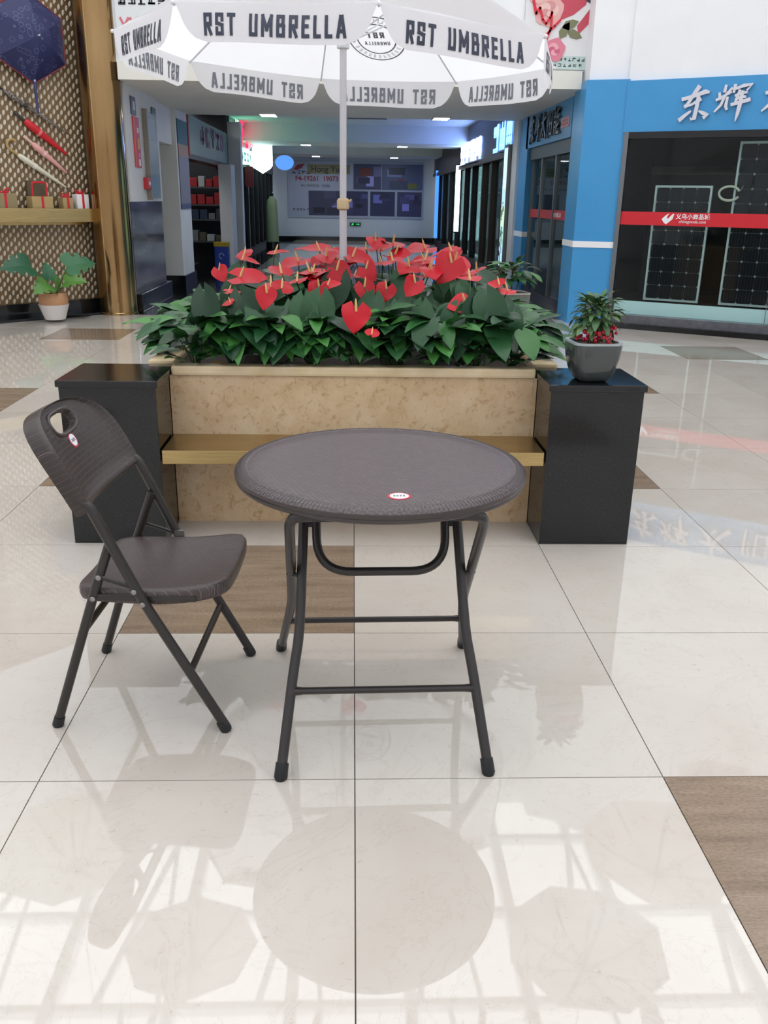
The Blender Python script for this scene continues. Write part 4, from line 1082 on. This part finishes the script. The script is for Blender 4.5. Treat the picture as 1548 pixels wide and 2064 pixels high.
# ------------------------------------------------------------------ wicker look for table and chair
def wicker(name, base, hi, bw, bh, mortar=.0012, rough=.42, bs=.6, rot=0., dist=.0018):
    m = mat(name, base, rough, spec=.45); n, l, b = nt(m)
    tc = n.new('ShaderNodeTexCoord'); mp = n.new('ShaderNodeMapping'); mp.inputs['Rotation'].default_value = (0, 0, rot); l.new(tc.outputs['UV'], mp.inputs[0])
    br = n.new('ShaderNodeTexBrick'); l.new(mp.outputs[0], br.inputs['Vector'])
    br.inputs['Scale'].default_value = 1.; br.inputs['Brick Width'].default_value = bw; br.inputs['Row Height'].default_value = bh
    br.inputs['Mortar Size'].default_value = mortar; br.inputs['Mortar Smooth'].default_value = .6
    br.inputs['Color1'].default_value = lin(base); br.inputs['Color2'].default_value = lin(tuple(int(v*1.12) for v in base)); br.inputs['Mortar'].default_value = lin(hi)
    l.new(br.outputs['Color'], b.inputs['Base Color'])
    inv = n.new('ShaderNodeMath'); inv.operation = 'SUBTRACT'; inv.inputs[0].default_value = 1.; l.new(br.outputs['Fac'], inv.inputs[1])
    bump(m, inv.outputs[0], bs, dist)
    return m
m_wtable = wicker('wicker_tabletop', (88, 78, 80), (66, 58, 60), .019, .0085, .0013, .38, .5, R(28))
m_wseat = wicker('wicker_seat', (66, 56, 55), (92, 82, 82), .022, .0105, .0014, .36, .7, R(20))  # lighter joints paint the weave's highlights into seat and back
m_wback = wicker('wicker_back', (54, 46, 44), (88, 80, 78), .036, .0145, .0012, .40, 1.0, 0., .0025)
m_plast = mat('brown_plastic', (64, 56, 55), .38)
m_wrib = mat('ribbed_edge', (78, 69, 70), .36)
m_tube = mat('dark_painted_tube', (50, 46, 45), .33, .2, spec=.5)
m_rubber = mat('black_rubber', (24, 26, 30), .5)
m_stick_w = mat('sticker_white', (232, 232, 238), .4)
m_stick_r = mat('sticker_red', (190, 44, 66), .4)
m_rivet = mat('steel_rivet', (150, 148, 146), .3, .9)

# ------------------------------------------------------------------ round folding table
TB = thing('folding_table', 'round brown wicker pattern folding table on crossed tube legs', 'table', (.069, .353, 0), R(1.6))
cx, cy = -.002, .027
prof = [(.001, .735), (.10, .735), (.20, .735), (.30, .735), (.352, .735), (.3545, .7335), (.358, .7352), (.372, .7345), (.382, .730), (.3885, .723)]
mb = MB(); mb.lathe(prof, 112, (cx, cy), closed=True); mb.uv = [(v[0], v[1]) for v in mb.v]
top = mb.obj('tabletop', m_wtable, TB, smooth=True, ang=50)
mb = MB(); mb.lathe([(.3885, .723), (.390, .717), (.388, .711), (.3855, .709), (.387, .706), (.386, .701), (.381, .697), (.372, .696), (.364, .704), (.001, .706)], 112, (cx, cy), closed=True)
mb.obj('rim', m_plast, TB, smooth=True, ang=40)
# ribbed edge: short fine bars over the shoulder of the rim
mb = MB()
for k in range(230):
    a = 2*math.pi*k/230; c, s = math.cos(a), math.sin(a); t_ = .0026
    for q0, q1 in (((.3605, .7356), (.372, .7349)), ((.372, .7349), (.3822, .7305)), ((.3822, .7305), (.3882, .7238))):
        P = []
        for r_, z in (q0, q1):
            for sg_ in (-1, 1): P.append((cx+r_*c-sg_*t_*s, cy+r_*s+sg_*t_*c, z+.0004))
        mb.add(P, [(0, 2, 3, 1)])
q = mb.obj('rim_weave', m_wrib, TB); q['kind'] = 'stuff'
rt = .0135
def frame(xs, ys, zs, nm_cap=True):
    """one leg: foot, bend, top; xs for the +x side, mirrored by the caller"""
    pass
for s in (-1, 1):
    # frame whose feet stand in front
    a = [(s*.268, -.341, .012), (s*.236, -.205, .235), (s*.222, -.160, .31), (s*.218, -.12, .375), (s*.205, .085, .692)]
    MB().tube(smoothpath(a, .08), rt, 12).obj('leg', m_tube, TB, smooth=True)
    MB().tube([(s*.2685, -.342, 0), (s*.2685, -.342, .004), (s*.264, -.324, .036)], [rt*1.1, rt*1.3, rt*1.25], 12).obj('foot_cap', m_rubber, TB, smooth=True)
    # frame whose feet stand behind
    b = [(s*.300, .341, .012), (s*.262, .155, .22), (s*.250, .085, .30), (s*.247, .02, .37), (s*.236, -.255, .664), (s*.225, -.280, .690), (s*.18, -.283, .694)]
    MB().tube(smoothpath(b, .06), rt, 12).obj('leg', m_tube, TB, smooth=True)
    MB().tube([(s*.3005, .342, 0), (s*.3005, .342, .004), (s*.297, .325, .036)], [rt*1.1, rt*1.3, rt*1.25], 12).obj('foot_cap', m_rubber, TB, smooth=True)
    MB().tube([(s*.212, -.074, .447), (s*.254, -.062, .452)], .006, 8).obj('pivot_pin', m_rubber, TB)
    # links between the inner brace and the leg
    for yy, zz in ((.055, .645), (.005, .566)):
        MB().tube([(s*.178, yy, zz), (s*.212, yy, zz)], .009, 8).obj('hinge_link', m_rubber, TB)
    MB().box(min(s*.16, s*.21), max(s*.16, s*.21), .06, .15, .688, .70).obj('mount_plate', m_tube, TB)
U = [(-.176, .088, .696), (-.176, .0, .56), (-.170, -.068, .452), (0, -.068, .452), (.170, -.068, .452), (.176, .0, .56), (.176, .088, .696)]
U = smoothpath([(-.178, .088, .696), (-.174, -.066, .455), (.174, -.066, .455), (.178, .088, .696)], .095, 10)
MB().tube(U, .012, 12).obj('inner_brace', m_tube, TB, smooth=True)
MB().tube([(-.243, -.232, .19), (-.21, -.232, .19), (.21, -.232, .19), (.243, -.232, .19)], [.013, .0095, .0095, .013], 10).obj('crossbar', m_tube, TB, smooth=True)
MB().tube([(-.272, .185, .184), (-.24, .185, .184), (.24, .185, .184), (.272, .185, .184)], [.012, .009, .009, .012], 10).obj('crossbar', m_tube, TB, smooth=True)
MB().box(-.18, .18, -.30, -.266, .685, .70).obj('mount_rail', m_tube, TB)
def sticker(parent, loc, rot, r, sx):
    q = MB().lathe([(.001, 0), (r, 0), (r, .0006), (.001, .0008)], 28).obj('sticker', m_stick_r, parent, loc=loc, rot=rot); q.scale = (sx, 1, 1)
    MB().lathe([(.001, .0008), (r*.8, .0008), (r*.8, .0012), (.001, .0014)], 28).obj('sticker_field', m_stick_w, q)
    mb = MB(); rg = random.Random(6)
    for k in range(4): mb.box(-r*.5+k*r*.27, -r*.5+k*r*.27+r*.18, -r*.2, r*.2, .0014, .0018)
    mb.obj('sticker_print', mat('sticker_ink', (120, 120, 130), .4), q)
sticker(TB, (.026, -.262, .7352), (0, 0, 0), .026, 1.1)

# ------------------------------------------------------------------ folding chair
CH = thing('folding_chair', 'brown wicker pattern folding chair with steel tube frame beside the table', 'chair', (-.581, .449, 0), R(-3))
dv = Vector((-.447, 0, .894)); P0 = Vector((-.085, 0, .655)); nv = Vector((.894, 0, .447))   # along the back, its foot, its front normal
def bk(y, v, w=0.):
    bow = -.040*(1-(y/.225)**2)+.012*(v/.25)**2*-1
    return P0+dv*v+nv*(w+bow)+Vector((0, y, 0))
def outer(th):
    """outline of the backrest seen from the front, as (y, v) from the grip hole's middle"""
    return th
NT = 72
def ray_outline(th, hw, top, bot, cz, p):
    c, s = math.cos(th), math.sin(th)
    lo, hi = 0., 1.
    for _ in range(40):
        m_ = (lo+hi)/2; y = c*m_; v = cz+s*m_
        if v > .08:
            q = (abs(y)/hw)**p+((v-.08)/(top-.08))**p < 1
        else:
            q = abs(y) < hw and v > bot
        lo, hi = (m_, hi) if q else (lo, m_)
    return (c*lo, cz+s*lo)
def ray_slot(th, a, b, cz):
    c, s = math.cos(th), math.sin(th)
    k = (abs(c/a)**3+abs(s/b)**3)**(-1/3)
    return (c*k, cz+s*k)
ZC = .205
ths = []
for k in range(NT):
    ths.append(2*math.pi*k/NT)
# make sure the lower corners are hit
for y_ in (-.226, .226):
    ths.append(math.atan2(-.012-ZC, y_) % (2*math.pi))
ths.sort(); NN = len(ths)
OUT = [ray_outline(t_, .228, .262, -.012, ZC, 2.7) for t_ in ths]; INN = [ray_slot(t_, .074, .027, ZC) for t_ in ths]
def ring(f, w):
    return [((INN[i][0]*(1-f)+OUT[i][0]*f), (INN[i][1]*(1-f)+OUT[i][1]*f), w) for i in range(NN)]
# rings from back-inner, over the front, round the rim, to the back
rings = [ring(0, -.016), ring(0, -.004), ring(.05, .003), ring(.12, .003), ring(.3, 0), ring(.5, 0), ring(.7, 0), ring(.83, 0.0), ring(.88, .006), ring(.93, .009), ring(.97, .006), ring(.995, -.003), ring(1., -.012), ring(1., -.034), ring(.985, -.042), ring(.955, -.042), ring(.945, -.016), ring(.7, -.012), ring(.4, -.012), ring(.16, -.012), ring(.08, -.016), ring(0, -.016)]
mb = MB(); uv = []
for rg_ in rings:
    for y, v, w in rg_:
        mb.v.append(tuple(bk(y, v, w))); uv.append((y, v))
for i in range(len(rings)-1):
    for k in range(NN):
        k2 = (k+1) % NN; mb.f.append((i*NN+k, (i+1)*NN+k, (i+1)*NN+k2, i*NN+k2))
mb.uv = uv
q = mb.obj('backrest', m_wback, CH, smooth=True, ang=50)
# plain smooth lip round the grip hole
mb = MB(); mb.tube([bk(*ray_slot(2*math.pi*k/32, .080, .032, ZC), .002) for k in range(33)], .0062, 8); mb.obj('grip_lip', m_plast, q, smooth=True)
sticker(CH, bk(-.004, .150, .0025), (nv.to_track_quat('Z', 'Y')).to_euler(), .022, 1.0)
# side tubes: front leg and back upright in one
for s in (-1, 1):
    yl = s*.215
    pts = [(.235, yl, .012), (.03, yl, .395), (-.085, yl, .655)]+[tuple(P0+dv*v+Vector((0, yl, 0))+nv*-.022) for v in (.03, .05)]
    mb = MB(); mb.tube(smoothpath(pts, .05), .0135, 12, 1.0); mb.obj('front_leg', m_tube, CH, smooth=True)
    MB().tube([(.237, yl, 0), (.235, yl, .004), (.222, yl, .03)], [.0145, .0165, .0155], 12).obj('foot_cap', m_rubber, CH, smooth=True)
    yr = s*.198
    mb = MB(); mb.tube([(-.236, yl*.985, .012), (-.10, yr, .41), (-.045, yr, .556)], .013, 12); mb.obj('rear_leg', m_tube, CH, smooth=True)
    MB().tube([(-.239, yl*.985, 0), (-.2375, yl*.985, .004), (-.229, yl*.985, .03)], [.014, .016, .015], 12).obj('foot_cap', m_rubber, CH, smooth=True)
    for (x, z) in ((-.103, .393), (-.082, .455), (.014, .424), (.034, .388)):
        MB().lathe([(.0075, 0), (.0075, .002), (.004, .0045), (.0005, .005)], 10).obj('rivet', m_rivet, CH, loc=(x, s*(.229 if x > 0 else .2115), z), rot=(R(90*s*-1), 0, 0), smooth=True)
    mb = MB(); mb.tube([(-.082, s*.206, .455), (.014, s*.206, .424)], .006, 6, .5); mb.obj('folding_link', m_tube, CH)
    MB().box(-.10, .17, s*.2015-.004, s*.2015+.004, .387, .404).obj('seat_rail', m_tube, CH, bev=.002)
MB().tube([(.143, -.212, .178), (.143, .212, .178)], .010, 10).obj('front_crossbar', m_tube, CH, smooth=True)
MB().tube([(-.138, -.205, .295), (-.138, .205, .295)], .010, 10).obj('rear_crossbar', m_tube, CH, smooth=True)
# seat
def seat_mesh():
    mb = MB(); uv = []
    NU = 56
    def outl(t):
        a = 2*math.pi*t; c, s = math.cos(a), math.sin(a)
        e = 7.0
        k = (abs(c)**e+abs(s)**e)**(-1/e)
        x = .0425+.2075*c*k; y = .203*s*k
        y *= 1-.05*max(0, (.0425-x)/.2075)
        return x, y
    def top(x, y):
        u = (x-.0425)/.2075; w = abs(y)/.2
        z = .418-.014*(1-w*w)*(1-.3*u)
        z += .030*max(0, u)**2.0*(.6+.4*w*w)+.006*max(0, -u)**2
        return z
    levels = [(0.02, 0), (.25, 0), (.5, 0), (.72, 0), (.88, 0), (.95, -.001), (.985, -.006), (1., -.016), (1., -.034), (.985, -.042), (.95, -.044), (.93, -.03), (.5, -.026), (.02, -.026)]
    for f, dz in levels:
        for k in range(NU):
            x, y = outl(k/NU); x = .0425+(x-.0425)*f; y = y*f
            mb.v.append((x, y, top(x, y)+dz)); uv.append((x, y))
    for i in range(len(levels)-1):
        for k in range(NU):
            k2 = (k+1) % NU; mb.f.append((i*NU+k, (i+1)*NU+k, (i+1)*NU+k2, i*NU+k2))
    mb.f.append(tuple(range(NU))); mb.f.append(tuple((len(levels)-1)*NU+k for k in range(NU-1, -1, -1)))
    mb.uv = uv
    return mb
seat_mesh().obj('seat', m_wseat, CH, smooth=True, ang=60)
MB().box(.015, .045, .200, .210, .405, .432).obj('latch', m_rivet, CH)

# ------------------------------------------------------------------ large parasol standing in the planter
def cloth(name, col, tr=.45):
    m = bpy.data.materials.new(name); m.use_nodes = True; n = m.node_tree.nodes; l = m.node_tree.links; n.remove(n['Principled BSDF'])
    d = n.new('ShaderNodeBsdfDiffuse'); d.inputs[0].default_value = lin(col); t_ = n.new('ShaderNodeBsdfTranslucent'); t_.inputs[0].default_value = lin(col)
    mx = n.new('ShaderNodeMixShader'); mx.inputs[0].default_value = tr; l.new(d.outputs[0], mx.inputs[1]); l.new(t_.outputs[0], mx.inputs[2]); l.new(mx.outputs[0], n['Material Output'].inputs[0])
    MATS[name] = m
    return m
m_canopy = cloth('white_parasol_cloth', (249, 249, 252), .7)
m_ink = mat('navy_ink', (54, 58, 76), .5)
m_ink2 = mat('ink_seen_through_cloth', (128, 132, 142), .6)
UC = Vector((-.06, 2.75, 0)); UR = 1.045; UZ = 2.063; UH = .60; UTH = R(-82.3); TX, TY = -.034, -.011
UM = thing('parasol', 'large white octagonal parasol with printed valance rising from the planter', 'parasol', (UC.x, UC.y, .69))
def up(x, y, z): return Vector((x, y, z+TX*x+TY*y-.69))
def rimv(k, r=UR): a = UTH+k*math.pi/4; return Vector((r*math.cos(a), r*math.sin(a)))
GLY = {'R': ([[(0,0),(0,1),(1,1),(1,.5),(0,.5)], [(.45,.5),(1,0)]], .5), 'S': ([[(1,.74),(1,1),(0,1),(0,.56),(1,.44),(1,0),(0,0),(0,.26)]], .5), 'T': ([[(0,1),(1,1)], [(.5,1),(.5,0)]], .5),
       'U': ([[(0,1),(0,0),(1,0),(1,1)]], .5), 'M': ([[(0,0),(0,1),(.5,.3),(1,1),(1,0)]], .66), 'B': ([[(0,0),(0,1),(.9,1),(.9,.54),(0,.54)], [(.9,.54),(1,.5),(1,0),(0,0)]], .5),
       'E': ([[(1,1),(0,1),(0,0),(1,0)], [(0,.52),(.85,.52)]], .44), 'L': ([[(0,1),(0,0),(1,0)]], .42), 'A': ([[(0,0),(.4,1),(.6,1),(1,0)], [(.16,.26),(.84,.26)]], .54), ' ': ([], .4)}
def lettering_quads(word, h, th):
    """flat strokes of blocky capitals: list of quads in (s, z), centred on 0"""
    g = .2; widths = [GLY[c][1]*h for c in word]; tot = sum(widths)+g*h*(len(word)-1); x = -tot/2; out = []
    for c, w in zip(word, widths):
        for pl in GLY[c][0]:
            P = [Vector((x+th/2+px_*(w-th), -h/2+th/2+pz_*(h-th))) for px_, pz_ in pl]
            for i in range(len(P)-1):
                d = (P[i+1]-P[i]).normalized(); n = Vector((-d.y, d.x))*th/2; e = d*th/2
                out.append([P[i]-e+n, P[i]-e-n, P[i+1]+e-n, P[i+1]+e+n])
        x += w+g*h
    return out, tot
VH = .140
LQ, LW = lettering_quads('RST UMBRELLA', .077, .0135)
LS_ = .56/LW
for k in range(8):
    a, b = rimv(k), rimv(k+1); mid = (a+b)/2
    # roof panel, sagging a little between the ribs
    mb = MB()
    def fn(u, v):
        e = a*(1-v)+b*v; e = e*u
        z = UZ+UH*(1-u)-.020*math.sin(math.pi*v)*math.sin(math.pi*min(1, u*.9))*1.0
        return up(e.x, e.y, z)
    mb.grid(8, 8, fn); pn = mb.obj('canopy_panel', m_canopy, UM, smooth=True, ang=80)
    # valance: hangs from the rim, rounded lower corners
    el = (b-a).length; dr = (b-a).normalized(); on = mid.normalized()
    bul = .016 if k in (0, 6, 7) else .01
    def vs(s, t_, off=0.):
        """s along the edge from its middle (m), t_ down (m)"""
        q = mid+dr*s+on*(bul*math.sin(min(1, t_/VH)*2.2)*math.cos(math.pi*s/el)+.012*(t_/VH)*math.sin(s*7+k*2)+off)
        return up(q.x, q.y, UZ-t_-.004*math.sin(s*9+k))
    mb = MB()
    def fv(u, v):
        t_ = v*VH; hw = el/2
        tt = t_/VH
        inset = .055*tt**.8+(.075*(1-math.sqrt(max(0, 1-((tt-.42)/.58)**2))) if tt > .42 else 0)
        hw -= inset
        return vs((u*2-1)*hw, t_)
    mb.grid(18, 10, fv); vl = mb.obj('valance', m_canopy, UM, smooth=True, ang=80)
    for side, m_, off in ((1, m_ink, .0022), (-1, m_ink2, -.0022)):
        mb = MB()
        for qd in LQ:
            # split each stroke so that it follows the cloth
            for i in range(3):
                f0, f1 = i/3, (i+1)/3
                p = [qd[0].lerp(qd[3], f0), qd[1].lerp(qd[2], f0), qd[1].lerp(qd[2], f1), qd[0].lerp(qd[3], f1)]
                # text runs left to right for someone outside
                P = [vs(v_.x*LS_, VH*.57-v_.y, off) for v_ in p]
                mb.quad(*P)
        mb.obj('lettering' if side > 0 else 'lettering_reverse', m_, vl)
    # rib and hem seam
    r1 = up(a.x, a.y, UZ-.012); r0 = up(a.x*.04, a.y*.04, UZ+UH-.03)
    MB().tube([r0, r1], .0042, 6).obj('rib', m_canopy if False else mat('rib_white', (214, 216, 222), .4), UM)
    m0 = r0.lerp(r1, .5); MB().tube([up(0, 0, UZ+.02), m0], .0036, 6).obj('stretcher', MATS['rib_white'], UM)
    MB().ball(up(a.x*1.004, a.y*1.004, UZ-.004), .009, 8, 5).obj('rib_tip', mat('tip_white', (226, 226, 230), .4), UM)
# printed ring stamp on the far panel, seen in reverse from below
k = 3; a, b = rimv(3), rimv(4)
def panelpt(s, d, off=-.006):
    """s along the rim direction (m), d up the slope from the rim (m), on the inner face"""
    el = (b-a).length; slope = math.hypot((a+b).length/2, UH); u = 1-d/slope; mid = (a+b)/2*u; dr = (b-a).normalized(); v = .5+s/(el*max(u, .05))
    z = UZ+UH*(1-u)-.020*math.sin(math.pi*min(1, max(0, v)))*math.sin(math.pi*min(1, u*.9))
    q = mid+dr*s
    return up(q.x, q.y, z+off)
def ringstroke(mb, r0, r1, d0, a0=0, a1=360, n=60):
    for i in range(n):
        t0, t1 = R(a0+(a1-a0)*i/n), R(a0+(a1-a0)*(i+1)/n)
        mb.quad(*[panelpt(r_*math.cos(t_), d0+r_*math.sin(t_)) for r_, t_ in ((r0, t0), (r1, t0), (r1, t1), (r0, t1))])
D0 = .345
EMB = bpy.data.objects.new('stamp_emblem', None); COL.objects.link(EMB); EMB.parent = UM
mb = MB(); ringstroke(mb, .152, .160, D0); ringstroke(mb, .102, .110, D0); mb.obj('ring', m_ink2, EMB)
mb = MB()
for q_ in lettering_quads('RST', .042, .009)[0]: mb.quad(*[panelpt(v.x*1.2, D0+.03+v.y) for v in q_])
for q_ in lettering_quads('UMBRELLA', .026, .005)[0]: mb.quad(*[panelpt(v.x, D0-.03+v.y) for v in q_])
mb.obj('stamp_lettering', m_ink2, EMB)
mb = MB()
for j in range(11):
    an = R(-150+j*12); 
    for i in range(2):
        an2 = an+R(3.2*i); 
        mb.quad(*[panelpt(r_*math.cos(t_), D0+r_*math.sin(t_)) for r_, t_ in ((.118, an2), (.144, an2), (.144, an2+R(1.2)), (.118, an2+R(1.2)))])
for an in (-170, -10):
    cxs, czs = .131*math.cos(R(an)), D0+.131*math.sin(R(an))
    mb.quad(*[panelpt(cxs+(.012 if i % 2 == 0 else .005)*math.cos(R(36*i+90)), czs+(.012 if i % 2 == 0 else .005)*math.sin(R(36*i+90))) for i in range(10)])
for j in range(14):
    an = R(20+j*10.5)
    mb.quad(*[panelpt(r_*math.cos(t_), D0+r_*math.sin(t_)) for r_, t_ in ((.118, an), (.144, an), (.144, an+R(1.6)), (.118, an+R(1.6)))])
mb.obj('stamp_marks', m_ink2, EMB)
# pole
m_pole = mat('white_pole_paint', (206, 204, 208), .35)
MB().tube([(0, 0, -.02), (0, 0, .68)], .0185, 16).obj('lower_pole', m_pole, UM, smooth=True)
MB().tube([(0, 0, .66), (0, 0, UZ+UH-.69)], .0165, 16).obj('pole', m_pole, UM, smooth=True)
mb = MB(); mb.lathe([(.020, .655), (.030, .662), (.031, .70), (.026, .708), (.020, .712)], 18); mb.obj('collar', mat('cream_collar', (206, 182, 142), .5), UM, smooth=True)
MB().tube([(.02, -.01, .69), (.042, -.014, .705)], [.008, .005], 8).obj('locking_knob', MATS['cream_collar'], UM)
mb = MB(); mb.lathe([(.018, UZ-.69), (.03, UZ-.685), (.03, UZ-.65), (.018, UZ-.645)], 16); mb.obj('runner', mat('rib_white', (214, 216, 222), .4), UM)
mb = MB(); mb.lathe([(.03, UZ+UH-.71), (.03, UZ+UH-.68), (.015, UZ+UH-.66), (.006, UZ+UH-.62)], 16); mb.obj('finial', MATS['rib_white'], UM)

# ------------------------------------------------------------------ display parasols hung high under the skylight (seen mirrored in the floor)
HANG = [('largest pale hanging umbrella under the skylight', .3, 4.9, 5.0, 1.05, (232, 222, 214)), ('small pale hanging umbrella nearer the display wall', -1.45, 4.3, 5.0, .6, (226, 220, 222)),
        ('grey pale hanging umbrella toward the solar shop', 2.15, 4.25, 5.0, .75, (224, 222, 222)), ('cream hanging umbrella above the monstera side', -3.0, 5.9, 5.2, .9, (232, 230, 218)),
        ('rosy pale hanging umbrella above the solar shop side', 3.3, 5.6, 5.1, .85, (234, 222, 216)), ('far cream hanging umbrella before the passage', -.75, 6.7, 5.4, .8, (230, 226, 218)), ('far rosy hanging umbrella before the passage', 4.6, 7.0, 5.4, .6, (232, 222, 220))]
for lab, x, y, z, r_, c in HANG:
    t = thing('hanging_umbrella', lab, 'umbrella', (x, y, z), rl.uniform(0, 1))
    m_ = cloth('hang_cloth_%d' % len(MATS), c, .35)
    for k in range(8):
        a_, b_ = [Vector((r_*math.cos(R(45*j)), r_*math.sin(R(45*j)))) for j in (k, k+1)]
        mb = MB(); mb.grid(4, 3, lambda u, v: ((a_.x*(1-v)+b_.x*v)*u, (a_.y*(1-v)+b_.y*v)*u, r_*.42*(1-u*u)))
        mb.obj('canopy_panel', m_, t, smooth=True)
        MB().tube([(0, 0, r_*.41), (a_.x*.6, a_.y*.6, r_*.26), (a_.x, a_.y, -.005)], .008, 5).obj('rib', m_greymetal, t)
    MB().tube([(0, 0, -.35), (0, 0, r_*.42+.05)], .012, 8).obj('shaft', m_greymetal, t)
    MB().tube([(0, 0, r_*.42), (0, 0, ZT+.05-z)], .004, 5).obj('hanging_wire', m_greymetal, t)
